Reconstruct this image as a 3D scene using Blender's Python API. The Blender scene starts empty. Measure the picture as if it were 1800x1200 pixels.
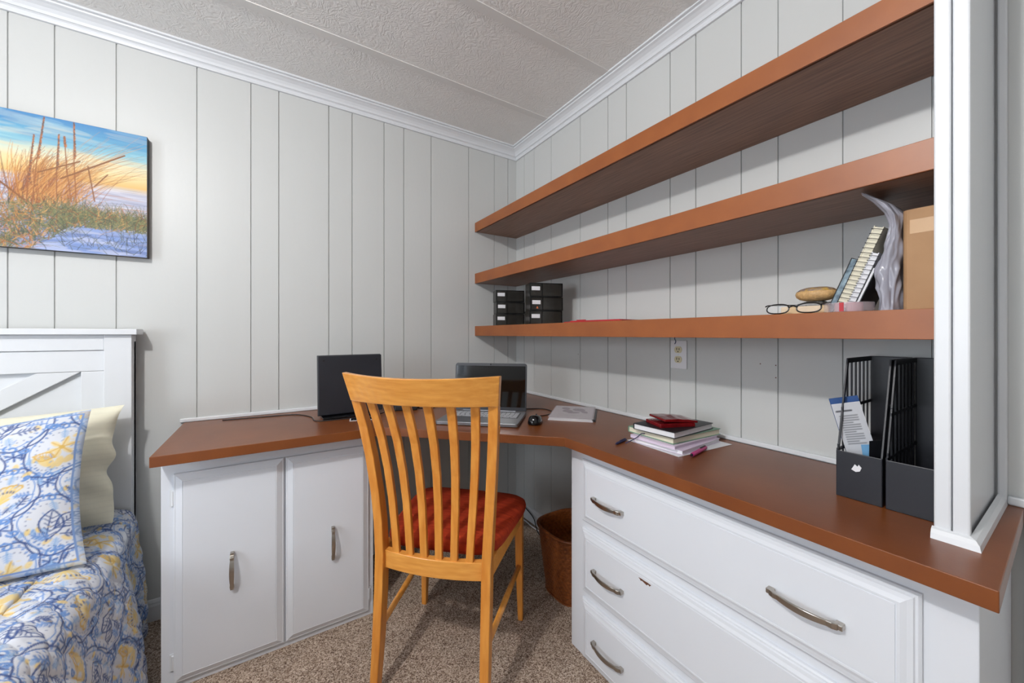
import bpy, bmesh, math, random
import numpy as np
from mathutils import Vector, Matrix, noise

random.seed(7)
rng = np.random.default_rng(11)
C = bpy.context.scene.collection
sc = bpy.context.scene
FL = -0.08          # floor level
CE = 2.38           # ceiling level
DT = 0.745          # worktop surface

# ------------------------------------------------------------------ camera, light, exposure
cam = bpy.data.cameras.new('camera'); cam_o = bpy.data.objects.new('camera', cam); C.objects.link(cam_o)
cam.sensor_width = 36; cam.sensor_fit = 'HORIZONTAL'; cam.lens = 36 * 660 / 1800
cam.shift_y = -13 / 1800; cam.clip_start = 0.02
cam_o.location = (-1.4125, -2.1592, 1.13)
cam_o.rotation_euler = (math.pi / 2, 0, -math.radians(32.54))
sc.camera = cam_o

w = bpy.data.worlds.new('world'); sc.world = w; w.use_nodes = True
w.node_tree.nodes['Background'].inputs[0].default_value = (.75, .86, 1, 1)
w.node_tree.nodes['Background'].inputs[1].default_value = 1.2

def lamp(name, kind, loc, energy, color, **kw):
    l = bpy.data.lights.new(name, kind); l.energy = energy; l.color = color
    for k, v in kw.items(): setattr(l, k, v)
    o = bpy.data.objects.new(name, l); o.location = loc; C.objects.link(o)
    return o
LAMP = (-2.30, -1.84, 2.30)
lamp('ceiling_lamp_light', 'POINT', (LAMP[0], LAMP[1], LAMP[2] - .03), 92, (1, .985, .972), shadow_soft_size=.045)
o = lamp('window_daylight', 'AREA', (-3.83, -1.78, 1.30), 38, (.86, .93, 1), shape='RECTANGLE', size=1.0, size_y=.85)
o.rotation_euler = (0, -math.radians(90), 0)
sc.view_settings.view_transform = 'Standard'; sc.view_settings.look = 'None'
sc.view_settings.exposure = -0.20; sc.view_settings.gamma = 1
sc.view_settings.use_curve_mapping = False

# ------------------------------------------------------------------ materials
def lin(c):
    return tuple((v / 255 / 12.92) if v <= 10 else ((v / 255 + .055) / 1.055) ** 2.4 for v in c)
def mat(name, rgb, rough=.5, metal=0, noise_amt=0, noise_scale=8, bump=0, bump_scale=60, stretch=(1, 1, 1),
        rgb2=None, spec=.5, coat=0, attr=None, detail=4, sheen=0, alpha=1.0, trans=0, bump_dist=.002):
    m = bpy.data.materials.new(name); m.use_nodes = True
    nt = m.node_tree; N = nt.nodes; L = nt.links
    b = N['Principled BSDF']
    b.inputs['Roughness'].default_value = rough; b.inputs['Metallic'].default_value = metal
    b.inputs['Specular IOR Level'].default_value = spec; b.inputs['Coat Weight'].default_value = coat
    b.inputs['Sheen Weight'].default_value = sheen; b.inputs['Alpha'].default_value = alpha
    b.inputs['Transmission Weight'].default_value = trans
    c = lin(rgb); b.inputs['Base Color'].default_value = (*c, 1)
    tc = N.new('ShaderNodeTexCoord'); mp = N.new('ShaderNodeMapping')
    L.new(tc.outputs['Object'], mp.inputs[0]); mp.inputs['Scale'].default_value = stretch
    if attr:
        a = N.new('ShaderNodeAttribute'); a.attribute_name = attr
        L.new(a.outputs['Color'], b.inputs['Base Color'])
    else:
        n = N.new('ShaderNodeTexNoise'); n.inputs['Scale'].default_value = noise_scale; n.inputs['Detail'].default_value = detail
        L.new(mp.outputs[0], n.inputs['Vector'])
        r = N.new('ShaderNodeValToRGB')
        c2 = lin(rgb2) if rgb2 else tuple(v * (1 - noise_amt) for v in c)
        r.color_ramp.elements[0].position = .3; r.color_ramp.elements[1].position = .7
        r.color_ramp.elements[0].color = (*c2, 1); r.color_ramp.elements[1].color = (*c, 1)
        L.new(n.outputs['Fac'], r.inputs[0]); L.new(r.outputs[0], b.inputs['Base Color'])
    if bump:
        n2 = N.new('ShaderNodeTexNoise'); n2.inputs['Scale'].default_value = bump_scale; n2.inputs['Detail'].default_value = 3
        L.new(mp.outputs[0], n2.inputs['Vector'])
        bp = N.new('ShaderNodeBump'); bp.inputs['Strength'].default_value = bump; bp.inputs['Distance'].default_value = bump_dist
        L.new(n2.outputs['Fac'], bp.inputs['Height']); L.new(bp.outputs[0], b.inputs['Normal'])
    return m

M = {}
M['wall'] = mat('wall_paint', (204, 206, 205), .42, noise_amt=.02, noise_scale=3, bump=.25, bump_scale=55, stretch=(1, 1, .35), bump_dist=.0015)
M['trim'] = mat('white_trim_paint', (224, 227, 231), .32, noise_amt=.02, bump=.06, bump_scale=14)
M['cabinet'] = mat('white_cabinet_paint', (226, 230, 237), .33, noise_amt=.02, noise_scale=5, bump=.06, bump_scale=14)
M['chip'] = mat('bare_wood_chip', (108, 66, 42), .8, noise_amt=.4, noise_scale=200)
M['laminate'] = mat('brown_laminate', (126, 70, 32), .32, rgb2=(111, 59, 26), noise_scale=7, stretch=(1, 1, 1), bump=.04, bump_scale=220, spec=.45)
M['shelf'] = mat('brown_shelf_laminate', (152, 87, 41), .40, rgb2=(138, 76, 35), noise_scale=9, bump=.04, bump_scale=200)
M['shelf_under'] = mat('dark_wood_grain_underside', (152, 114, 90), .42, rgb2=(112, 80, 62), noise_scale=14, stretch=(8, .5, 1), detail=8)
M['chair'] = mat('honey_wood', (226, 155, 70), .30, rgb2=(204, 126, 46), noise_scale=10, stretch=(6, 6, .8), detail=6, coat=.25)  # leg tone deepened for the dimmer light near the floor; rails stay lighter
M['chair_h'] = mat('honey_wood_horizontal', (231, 164, 80), .30, rgb2=(212, 140, 58), noise_scale=12, stretch=(.9, 5, 8), detail=6, coat=.25)
M['seat'] = mat('rust_fabric', (186, 62, 28), .85, rgb2=(150, 42, 20), noise_scale=26, stretch=(.6, 4, 1), bump=.7, bump_scale=420, spec=.2)
M['black'] = mat('black_plastic', (24, 25, 30), .45, noise_amt=.2, bump=.05, bump_scale=200)
M['trim_ceiling'] = mat('smooth_ceiling_strip', (226, 224, 221), .6)
M['black_gloss'] = mat('black_gloss_plastic', (12, 13, 16), .15, noise_amt=.2)
M['charcoal'] = mat('charcoal_plastic', (34, 36, 44), .4, noise_amt=.25, noise_scale=6, bump=.05)
M['silver'] = mat('silver_laptop_metal', (132, 134, 140), .35, .7, noise_amt=.05)
M['key'] = mat('pale_keys', (170, 172, 178), .5, 0, noise_amt=.05)
M['screen'] = mat('dark_screen_glass', (7, 8, 10), .06, noise_amt=.1, spec=.6)
M['nickel'] = mat('brushed_nickel', (184, 178, 170), .28, 1, noise_amt=.1, noise_scale=40)
M['white'] = mat('white_paper', (232, 232, 236), .7, noise_amt=.03)
M['lilac'] = mat('lilac_paper', (222, 208, 226), .7, noise_amt=.04)
M['cream_paper'] = mat('cream_paper', (228, 222, 200), .75, noise_amt=.05, noise_scale=60, stretch=(1, 1, 12))
M['edge'] = mat('mottled_page_edge', (150, 172, 184), .7, rgb2=(52, 70, 84), noise_scale=60)
M['green'] = mat('sage_green_cover', (122, 158, 136), .5, noise_amt=.1)
M['red_leather'] = mat('red_patent_leather', (126, 18, 24), .25, rgb2=(86, 8, 14), noise_scale=30, bump=.4, bump_scale=30, coat=.5)
M['magenta'] = mat('magenta_plastic', (190, 38, 122), .35, noise_amt=.05)
M['navy'] = mat('navy_plastic', (28, 34, 84), .4, noise_amt=.1)
M['blue'] = mat('blue_card', (40, 80, 140), .5, noise_amt=.2, noise_scale=60)
M['paleblue'] = mat('pale_blue_card', (120, 176, 220), .5, noise_amt=.1)
M['kraft'] = mat('kraft_cardboard', (176, 138, 100), .75, rgb2=(164, 126, 90), noise_scale=14, bump=.15, bump_scale=80)
M['bag'] = mat('grey_plastic_bag', (168, 168, 180), .22, noise_amt=.1, alpha=.9, bump=.25, bump_scale=25, bump_dist=.004)
M['wicker'] = mat('brown_wicker', (148, 82, 34), .45, rgb2=(104, 50, 18), noise_scale=60, stretch=(1, 1, 3), coat=.2)
M['smoke'] = mat('smoky_translucent_plastic', (56, 53, 48), .2, noise_amt=.2, alpha=.5)
M['clear'] = mat('clear_plastic', (228, 214, 220), .1, alpha=.3)
M['lens'] = mat('lens', (235, 238, 240), .03, alpha=.12)
M['red'] = mat('red_card', (176, 20, 34), .4, noise_amt=.1)
M['beige'] = mat('beige_card', (222, 192, 150), .6, noise_amt=.1, noise_scale=90, stretch=(1, 1, 10))
M['foil'] = mat('silver_foil', (160, 164, 172), .3, .6, noise_amt=.3, bump=.6, bump_scale=60)
M['bead'] = mat('tan_beads', (214, 172, 116), .5, noise_amt=.3, noise_scale=120, bump=.8, bump_scale=300)
M['outlet'] = mat('ivory_outlet', (214, 204, 170), .35, noise_amt=.02)
M['slot'] = mat('dark_slot', (18, 16, 14), .6)
M['cream'] = mat('cream_fabric', (228, 222, 198), .85, noise_amt=.04, sheen=.2)
M['frost'] = mat('frosted_glass', (240, 236, 225), .5, noise_amt=.02)
M['paint_attr'] = mat('printed_canvas', (255, 255, 255), .55, attr='paint', bump=.15, bump_scale=500)
M['quilt_attr'] = mat('printed_cotton', (255, 255, 255), .85, attr='paint', bump=.35, bump_scale=30, bump_dist=.004, sheen=.15)
M['print_attr'] = mat('printed_paper', (255, 255, 255), .6, attr='paint')

def glass_mat():
    m = bpy.data.materials.new('window_glass'); m.use_nodes = True; nt = m.node_tree
    nt.nodes.clear(); o = nt.nodes.new('ShaderNodeOutputMaterial'); mx = nt.nodes.new('ShaderNodeMixShader')
    t = nt.nodes.new('ShaderNodeBsdfTransparent'); g = nt.nodes.new('ShaderNodeBsdfGlossy'); g.inputs['Roughness'].default_value = .02
    mx.inputs[0].default_value = .06
    nt.links.new(t.outputs[0], mx.inputs[1]); nt.links.new(g.outputs[0], mx.inputs[2]); nt.links.new(mx.outputs[0], o.inputs[0]); return m
M['glass'] = glass_mat()

M['far_wall'] = mat('far_wall_paint', (176, 176, 174), .6, noise_amt=.03)  # unseen walls toned darker than the room paint to cut bounced light
def carpet_mat():
    m = mat('speckled_carpet', (150, 128, 110), .95); nt = m.node_tree; N = nt.nodes; L = nt.links; b = N['Principled BSDF']
    tc = N.new('ShaderNodeTexCoord')
    v = N.new('ShaderNodeTexVoronoi'); v.inputs['Scale'].default_value = 300
    L.new(tc.outputs['Object'], v.inputs['Vector'])
    sp = N.new('ShaderNodeSeparateColor'); L.new(v.outputs['Color'], sp.inputs[0])
    r = N.new('ShaderNodeValToRGB'); e = r.color_ramp.elements
    e[0].position = 0; e[0].color = (*lin((92, 68, 54)), 1); e[1].position = 1; e[1].color = (*lin((226, 210, 194)), 1)
    for p, c in ((.15, (120, 96, 80)), (.4, (164, 142, 124)), (.75, (196, 176, 158))):
        k = e.new(p); k.color = (*lin(c), 1)
    L.new(sp.outputs[0], r.inputs[0])
    n = N.new('ShaderNodeTexNoise'); n.inputs['Scale'].default_value = 9; n.inputs['Detail'].default_value = 5
    L.new(tc.outputs['Object'], n.inputs['Vector'])
    mx = N.new('ShaderNodeMix'); mx.data_type = 'RGBA'; mx.blend_type = 'MULTIPLY'; mx.inputs[0].default_value = .35
    r2 = N.new('ShaderNodeValToRGB'); r2.color_ramp.elements[0].position = .35; r2.color_ramp.elements[0].color = (.6, .6, .6, 1)
    r2.color_ramp.elements[1].position = .65
    L.new(n.outputs['Fac'], r2.inputs[0]); L.new(r.outputs[0], mx.inputs[6]); L.new(r2.outputs[0], mx.inputs[7])
    L.new(mx.outputs[2], b.inputs['Base Color'])
    bp = N.new('ShaderNodeBump'); bp.inputs['Strength'].default_value = 1; bp.inputs['Distance'].default_value = .008
    L.new(sp.outputs[1], bp.inputs['Height']); L.new(bp.outputs[0], b.inputs['Normal'])
    return m
M['carpet'] = carpet_mat()

def ceiling_mat():
    m = mat('textured_ceiling', (238, 236, 233), .8, noise_amt=.02); nt = m.node_tree; N = nt.nodes; L = nt.links; b = N['Principled BSDF']
    tc = N.new('ShaderNodeTexCoord')
    n0 = N.new('ShaderNodeTexNoise'); n0.inputs['Scale'].default_value = 10; L.new(tc.outputs['Object'], n0.inputs['Vector'])
    va = N.new('ShaderNodeVectorMath'); va.operation = 'SCALE'; va.inputs['Scale'].default_value = .22
    L.new(n0.outputs['Color'], va.inputs[0])
    vb = N.new('ShaderNodeVectorMath'); vb.operation = 'ADD'; L.new(tc.outputs['Object'], vb.inputs[0]); L.new(va.outputs[0], vb.inputs[1])
    n1 = N.new('ShaderNodeTexNoise'); n1.inputs['Scale'].default_value = 75; n1.inputs['Detail'].default_value = 2
    L.new(vb.outputs[0], n1.inputs['Vector'])
    bp = N.new('ShaderNodeBump'); bp.inputs['Strength'].default_value = .8; bp.inputs['Distance'].default_value = .005
    L.new(n1.outputs['Fac'], bp.inputs['Height']); L.new(bp.outputs[0], b.inputs['Normal'])
    return m
M['ceiling'] = ceiling_mat()

# ------------------------------------------------------------------ mesh helpers
class MB:
    def __init__(s): s.v = []; s.f = []; s.mi = []
    def add(s, vs, fs, mi=0):
        o = len(s.v); s.v += [tuple(p) for p in vs]; s.f += [tuple(i + o for i in f) for f in fs]; s.mi += [mi] * len(fs); return s
    def box(s, x0, x1, y0, y1, z0, z1, mi=0, T=None):
        vs = [(x, y, z) for z in (z0, z1) for y in (y0, y1) for x in (x0, x1)]
        if T: vs = [tuple(T @ Vector(p)) for p in vs]
        return s.add(vs, [(0, 2, 3, 1), (4, 5, 7, 6), (0, 1, 5, 4), (2, 6, 7, 3), (0, 4, 6, 2), (1, 3, 7, 5)], mi)
    def prism(s, pts, z0, z1, mi=0, axis='z', T=None):
        n = len(pts)
        f3 = {'z': lambda p, h: (p[0], p[1], h), 'y': lambda p, h: (p[0], h, p[1]), 'x': lambda p, h: (h, p[0], p[1])}[axis]
        vs = [f3(p, z0) for p in pts] + [f3(p, z1) for p in pts]
        if T: vs = [tuple(T @ Vector(p)) for p in vs]
        return s.add(vs, [tuple(range(n))[::-1], tuple(range(n, 2 * n))] + [(i, (i + 1) % n, n + (i + 1) % n, n + i) for i in range(n)], mi)
    def loops(s, rings, cap=True, close=True, mi=0):
        n = len(rings[0]); vs = [p for r in rings for p in r]; fs = []
        for k in range(len(rings) - 1):
            for i in range(n if close else n - 1):
                j = (i + 1) % n; fs.append((k * n + i, k * n + j, (k + 1) * n + j, (k + 1) * n + i))
        if cap: fs += [tuple(range(n))[::-1], tuple(range((len(rings) - 1) * n, len(rings) * n))]
        return s.add(vs, fs, mi)
    def tube(s, path, r, n=8, mi=0, closed=False):
        P = [Vector(p) for p in path]; rings = []; up = Vector((0, 0, 1)); prev = None; K = len(P)
        for i, p in enumerate(P):
            t = (P[(i + 1) % K] - P[i - 1]) if closed else (P[min(i + 1, K - 1)] - P[max(i - 1, 0)])
            t.normalize()
            if prev is None: a = t.cross(up) if abs(t.z) < .95 else t.cross(Vector((1, 0, 0)))
            else: a = prev - t * prev.dot(t)
            a.normalize(); prev = a; b = t.cross(a); rr = r[i] if isinstance(r, (list, tuple)) else r
            rings.append([tuple(p + (a * math.cos(2 * math.pi * k / n) + b * math.sin(2 * math.pi * k / n)) * rr) for k in range(n)])
        if closed: rings.append(rings[0])
        return s.loops(rings, cap=not closed, mi=mi)
    def rects(s, secs, mi=0):   # (cx, cy, z, wx, wy)
        return s.loops([[(cx - a / 2, cy - b / 2, z), (cx + a / 2, cy - b / 2, z), (cx + a / 2, cy + b / 2, z), (cx - a / 2, cy + b / 2, z)] for cx, cy, z, a, b in secs], mi=mi)
    def lathe(s, prof, n=32, c=(0, 0), mi=0, cap=True):
        return s.loops([[(c[0] + r * math.cos(2 * math.pi * k / n), c[1] + r * math.sin(2 * math.pi * k / n), z) for k in range(n)] for r, z in prof], cap=cap, mi=mi)
    def shift(s, d): s.v = [(p[0] + d[0], p[1] + d[1], p[2] + d[2]) for p in s.v]; return s
    def xf(s, T): s.v = [tuple(T @ Vector(p)) for p in s.v]; return s
    def build(s, name, m, parent=None, bevel=0, seg=2, smooth=False, label=None):
        me = bpy.data.meshes.new(name); me.from_pydata(s.v, [], s.f); me.update()
        for mm in (m if isinstance(m, (list, tuple)) else [m]): me.materials.append(mm)
        me.polygons.foreach_set('material_index', s.mi)
        bm = bmesh.new(); bm.from_mesh(me); bmesh.ops.recalc_face_normals(bm, faces=bm.faces); bm.to_mesh(me); bm.free()
        o = bpy.data.objects.new(name, me); C.objects.link(o)
        if smooth: me.polygons.foreach_set('use_smooth', [True] * len(me.polygons))
        if bevel:
            b = o.modifiers.new('bevel', 'BEVEL'); b.width = bevel; b.segments = seg; b.limit_method = 'ANGLE'; b.angle_limit = math.radians(35)
            b.harden_normals = False
        if parent: o.parent = parent
        if label: o['label'] = label
        return o

def tag(o, label, cat, group=None, kind=None):
    o['label'] = label; o['category'] = cat
    if group: o['group'] = group
    if kind: o['kind'] = kind
    return o
def struct(o): o['kind'] = 'structure'; return o
def thing(name, label, cat, loc=(0, 0, 0), rz=0, group=None):
    o = bpy.data.objects.new(name, None); C.objects.link(o); o.empty_display_size = .05
    o.location = loc; o.rotation_euler = (0, 0, rz); return tag(o, label, cat, group)
def grid_mesh(name, P, m, parent=None, col=None, thick=None, wrap=False):
    """P: (ny,nx,3) array -> smooth grid mesh, optional per-vertex colour"""
    ny, nx = P.shape[:2]; me = bpy.data.meshes.new(name)
    idx = np.arange(ny * nx).reshape(ny, nx)
    q = np.stack([idx[:-1, :-1], idx[:-1, 1:], idx[1:, 1:], idx[1:, :-1]], -1).reshape(-1, 4)
    me.vertices.add(ny * nx); me.vertices.foreach_set('co', P.reshape(-1).astype(np.float32))
    me.loops.add(q.size); me.loops.foreach_set('vertex_index', q.reshape(-1).astype(np.int32))
    me.polygons.add(len(q)); me.polygons.foreach_set('loop_start', np.arange(0, q.size, 4, dtype=np.int32))
    me.polygons.foreach_set('use_smooth', np.ones(len(q), dtype=bool))
    me.update(calc_edges=True)
    if col is not None:
        a = me.color_attributes.new('paint', 'FLOAT_COLOR', 'POINT')
        c4 = np.ones((ny * nx, 4), np.float32); c4[:, :3] = col.reshape(-1, 3); a.data.foreach_set('color', c4.reshape(-1))
    me.materials.append(m); o = bpy.data.objects.new(name, me); C.objects.link(o)
    if parent: o.parent = parent
    if thick:
        s = o.modifiers.new('solid', 'SOLIDIFY'); s.thickness = thick; s.offset = -1
    return o
def RZ(deg, loc=(0, 0, 0)): return Matrix.Translation(loc) @ Matrix.Rotation(math.radians(deg), 4, 'Z')

# ------------------------------------------------------------------ little painter for printed surfaces
class Ras:
    def __init__(s, xs, ys, base):
        s.xs = np.asarray(xs); s.ys = np.asarray(ys); s.c = np.empty((len(ys), len(xs), 3)); s.c[:] = lin(base)
        s.px = .0022
    def _win(s, x0, x1, y0, y1):
        a, b = np.searchsorted(s.xs, [x0, x1]); c, d = np.searchsorted(s.ys, [y0, y1]); return a, b, c, d
    def mix(s, win, m, col):
        a, b, c, d = win; s.c[c:d, a:b] = s.c[c:d, a:b] * (1 - m[..., None]) + np.array(lin(col)) * m[..., None]
    wp = 0
    def W(s, p):
        return (p[0] + s.wp * math.sin(p[1] * 23 + 1.3 * math.sin(p[0] * 17)), p[1] + s.wp * math.sin(p[0] * 19 + 2 + math.sin(p[1] * 13))) if s.wp else p
    def line(s, pts, w, col, al=1.0):
        pts = [s.W(p) for p in pts]
        for k in range(len(pts) - 1):
            (x0, y0), (x1, y1) = pts[k], pts[k + 1]; r = w + s.px
            win = s._win(min(x0, x1) - r, max(x0, x1) + r, min(y0, y1) - r, max(y0, y1) + r)
            a, b, c, d = win
            if a >= b or c >= d: continue
            X, Y = np.meshgrid(s.xs[a:b], s.ys[c:d]); dx, dy = x1 - x0, y1 - y0; l2 = dx * dx + dy * dy + 1e-12
            t = np.clip(((X - x0) * dx + (Y - y0) * dy) / l2, 0, 1)
            D = np.hypot(X - x0 - t * dx, Y - y0 - t * dy)
            s.mix(win, np.clip((w / 2 - D) / s.px + .5, 0, 1) * al, col)
    def ell(s, x, y, rx, ry, ang, col, al=1.0):
        x, y = s.W((x, y))
        r = max(rx, ry) + s.px; win = s._win(x - r, x + r, y - r, y + r); a, b, c, d = win
        if a >= b or c >= d: return
        X, Y = np.meshgrid(s.xs[a:b], s.ys[c:d]); ca, sa = math.cos(ang), math.sin(ang)
        U = (X - x) * ca + (Y - y) * sa; V = -(X - x) * sa + (Y - y) * ca
        D = (1 - np.hypot(U / rx, V / ry)) * min(rx, ry)
        s.mix(win, np.clip(D / s.px + .5, 0, 1) * al, col)

NAVY = (54, 80, 138); BLU = (104, 144, 204); LBL = (150, 182, 220); YEL = (232, 205, 130); DYE = (214, 176, 92)
def xfp(pts, cx, cy, sc_, a):
    ca, sa = math.cos(a) * sc_, math.sin(a) * sc_
    return [(cx + x * ca - y * sa, cy + x * sa + y * ca) for x, y in pts]
def curve(f, n, a=0, b=1): return [f(a + (b - a) * i / n) for i in range(n + 1)]
def shell(R, x, y, s, a):
    for k in range(9):
        t = math.pi * (.12 + .76 * k / 8)
        e = (math.cos(t), .92 * math.sin(t))
        R.line(xfp([(0, 0), e], x, y, s, a), .0042, YEL, .95)
        if k < 8:
            t2 = math.pi * (.12 + .76 * (k + .5) / 8)
            p = xfp([(.78 * math.cos(t2), .74 * math.sin(t2))], x, y, s, a)[0]; R.ell(p[0], p[1], .14 * s, .2 * s, a + t2 - math.pi / 2, YEL, .35)
            c = xfp(curve(lambda q: ((1 + .07 * math.sin(q * math.pi)) * math.cos(t + (q) * .76 * math.pi / 8), .95 * (1 + .07 * math.sin(q * math.pi)) * math.sin(t + q * .76 * math.pi / 8)), 4), x, y, s, a)
            R.line(c, .004, DYE, .9)
    for k in range(9):
        t = math.pi * (.15 + .7 * k / 8); p = xfp([(.62 * math.cos(t), .58 * math.sin(t)), (.7 * math.cos(t + .05), .66 * math.sin(t + .05))], x, y, s, a)
        R.line(p, .0035, NAVY, .9)
    R.line(xfp([(-.35, -.05), (0, -.12), (.35, -.05)], x, y, s, a), .006, YEL)
def sprig(R, x, y, s, a, col, n=5):
    R.line(xfp([(0, -1), (0, 1)], x, y, s, a), .0035, col)
    for k in range(n):
        yy = -.7 + 1.5 * k / n; l = .62 * (1 - .09 * k)
        for sg in (-1, 1):
            p = xfp([(sg * l * .5, yy + .3)], x, y, s, a)[0]
            R.ell(p[0], p[1], l * .5 * s, .11 * s, a + (.62 if sg > 0 else math.pi - .62), col, .95)
def flower(R, x, y, s, a, col, c2):
    for k in range(6):
        t = a + k * math.pi / 3; R.ell(x + math.cos(t) * s * .6, y + math.sin(t) * s * .6, s * .45, s * .22, t, col, .75)
        R.line([(x, y), (x + math.cos(t) * s, y + math.sin(t) * s)], .003, c2)
    R.ell(x, y, s * .2, s * .2, 0, c2)
def leafout(R, x, y, s, a, col):
    for sg in (-1, 1):
        R.line(xfp(curve(lambda t: (sg * (.5 * math.sin(math.pi * t)), -1 + 2 * t), 10), x, y, s, a), .0035, col)
    for k in range(5):
        yy = -.6 + .28 * k
        R.line(xfp([(0, yy - .15), (.28, yy + .1)], x, y, s, a), .0025, col); R.line(xfp([(0, yy - .15), (-.28, yy + .1)], x, y, s, a), .0025, col)
    R.line(xfp([(0, -1.1), (0, .9)], x, y, s, a), .0028, col)
def curl(R, x, y, s, a, col, fl=1):
    R.line(xfp(curve(lambda t: (fl * (1 - .8 * t) * math.cos(t * 7) , (1 - .8 * t) * math.sin(t * 7)), 22), x, y, s, a), .0042, col)
def ogee(R, cx, cy, W, H, wd, col, beads=False, scal=7):
    def f(t):
        th = 2 * math.pi * t; r = 1 + .05 * abs(math.sin(scal * th / 2 * 1.0)) 
        return (cx + W * r * math.sin(th) * (1 - .18 * abs(math.cos(th)) ** 3), cy + H * r * math.cos(th))
    pts = curve(f, 96)
    R.line(pts, wd, col)
    if beads:
        for p in curve(lambda t: (cx + (f(t)[0] - cx) * .93, cy + (f(t)[1] - cy) * .94), 84): R.ell(p[0], p[1], .0035, .0035, 0, col)
def quilt_print(R, x0, x1, y0, y1, K=1.0, ang=0.0):
    W, H = .30 * K, .40 * K
    j = 0; y = y0 - H
    while y < y1 + H:
        x = x0 - W + (W / 2 if j % 2 else 0); i = 0
        while x < x1 + W:
            kind = (i + 2 * j) % 3
            ogee(R, x, y, W * .40, H * .36, .0036, NAVY, False, 9); ogee(R, x, y, W * .35, H * .31, .0022, BLU)
            for p in curve(lambda t: (x + W * .44 * math.sin(6.283 * t), y + H * .39 * math.cos(6.283 * t)), 40): R.ell(p[0], p[1], .0028, .0028, 0, BLU, .9)
            for p in curve(lambda t: (x + W * .30 * math.sin(6.283 * t), y + H * .265 * math.cos(6.283 * t)), 30): R.ell(p[0], p[1], .0018, .0018, 0, NAVY, .7)
            if kind == 0:
                shell(R, x, y - .03 * K, .088 * K, ang); sprig(R, x, y - .085 * K, .028 * K, ang + math.pi, BLU, 3)
                for sg in (-1, 1): sprig(R, x + sg * .07 * K, y - .06 * K, .028 * K, ang - sg * .9, NAVY, 3)
            elif kind == 1:
                leafout(R, x - .02 * K, y, .075 * K, ang - .5, NAVY); leafout(R, x + .035 * K, y + .02 * K, .06 * K, ang - 1.2, NAVY)
                sprig(R, x + .045 * K, y - .05 * K, .035 * K, ang - 1.9, NAVY, 4); sprig(R, x - .05 * K, y - .055 * K, .035 * K, ang + .8, BLU, 4)
            else:
                flower(R, x, y + .02 * K, .055 * K, .3, YEL, DYE)
                for q in (-.9, -.3, .3, .9): R.ell(x + q * .05 * K, y - .05 * K - .02 * (1 - abs(q)) * K, .014 * K, .03 * K, -q * .8, YEL, .85)
                leafout(R, x - .055 * K, y - .015 * K, .045 * K, 1.2, DYE)
            # between the frames
            bx, by = x + W / 2, y + H * .0
            flower(R, bx, by + .02 * K, .026 * K, .5, BLU, NAVY)
            for sg in (-1, 1):
                curl(R, bx + sg * .0 * K, by + sg * .065 * K, .022 * K, 1 + sg, BLU, sg); sprig(R, bx, by + sg * .105 * K, .024 * K, 0 if sg > 0 else math.pi, LBL, 4)
            cx_, cy_ = x + W * .25, y + H * .5
            for k in range(5):
                R.ell(x + W * .25 + (k - 2) * .016 * K, y + H * .43 + .004 * (k % 2), .009 * K, .016 * K, .3 * (k - 2), YEL if k % 2 else LBL, .9)
            sprig(R, x - W * .25, y + H * .44, .03 * K, 1.3, BLU, 4)
            for k in range(9):
                a_ = rng.uniform(0, 6.28); q = rng.uniform(.36, .52); px_, py_ = x + W * q * math.cos(a_), y + H * q * math.sin(a_)
                kk = k % 4
                if kk == 0: curl(R, px_, py_, .016 * K, a_, BLU, 1)
                elif kk == 1: sprig(R, px_, py_, .020 * K, a_, LBL, 3)
                elif kk == 2: R.ell(px_, py_, .018 * K, .010 * K, a_, YEL, .8)
                else: sprig(R, px_, py_, .018 * K, a_, NAVY, 3)
            for k in range(14):
                a_ = rng.uniform(0, 6.28); q = rng.uniform(.1, .3)
                px_, py_ = x + W * q * math.cos(a_), y + H * q * math.sin(a_)
                R.line([(px_, py_), (px_ + .006 * math.cos(k), py_ + .006 * math.sin(k))], .003, BLU if k % 3 else YEL, .6)
            x += W; i += 1
        y += H * .5; j += 1

# ------------------------------------------------------------------ room shell
def wall_profile(gs, a0, a1, gw=.0045, gd=.006):
    pts = [(a0, 0)]
    for g in sorted(gs):
        pts += [(g - gw / 2, 0), (g - gw / 4, -gd), (g + gw / 4, -gd), (g + gw / 2, 0)]
    return pts + [(a1, 0)]
XL, YB = -3.7, -3.7
GL = [-3.45, -3.22, -3.05, -2.86, -2.62, -2.40, -2.232, -2.117, -1.949, -1.695, -1.498, -1.386, -1.165, -1.052, -.885, -.774, -.61, -.361, -.173, -.067]
GR = [.097, .21, .384, .636, .836, .952, 1.184, 1.298, 1.469, 1.585, 1.753, 1.93]
pr = wall_profile(GL, XL, 0)
struct(MB().prism([(x, -d) for x, d in pr] + [(0, .12), (XL, .12)], FL, CE).build('wall_left', M['wall']))
pr = wall_profile(GR, 0, -YB)
nv, nf = [], []
for y_, z_ in ((-1.531, 1.028), (-1.578, 1.026), (-1.578, .985), (-.62, 1.02)):
    nf.append(tuple(range(len(nv), len(nv) + 6))); nv += [(-.0004, y_ + .0022 * math.cos(k * 1.047), z_ + .0022 * math.sin(k * 1.047)) for k in range(6)]
struct(MB().prism([(-d, -y) for y, d in pr] + [(.12, YB), (.12, .12), (0, .12)], FL, CE).add(nv, nf, 1).build('wall_right', [M['wall'], M['chip']]))
struct(MB().box(XL - .1, .12, YB - .1, .12, FL - .1, FL).build('floor', M['carpet']))
struct(MB().box(XL - .1, .12, YB - .1, .12, CE, CE + .1).build('ceiling', M['ceiling']))
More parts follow.
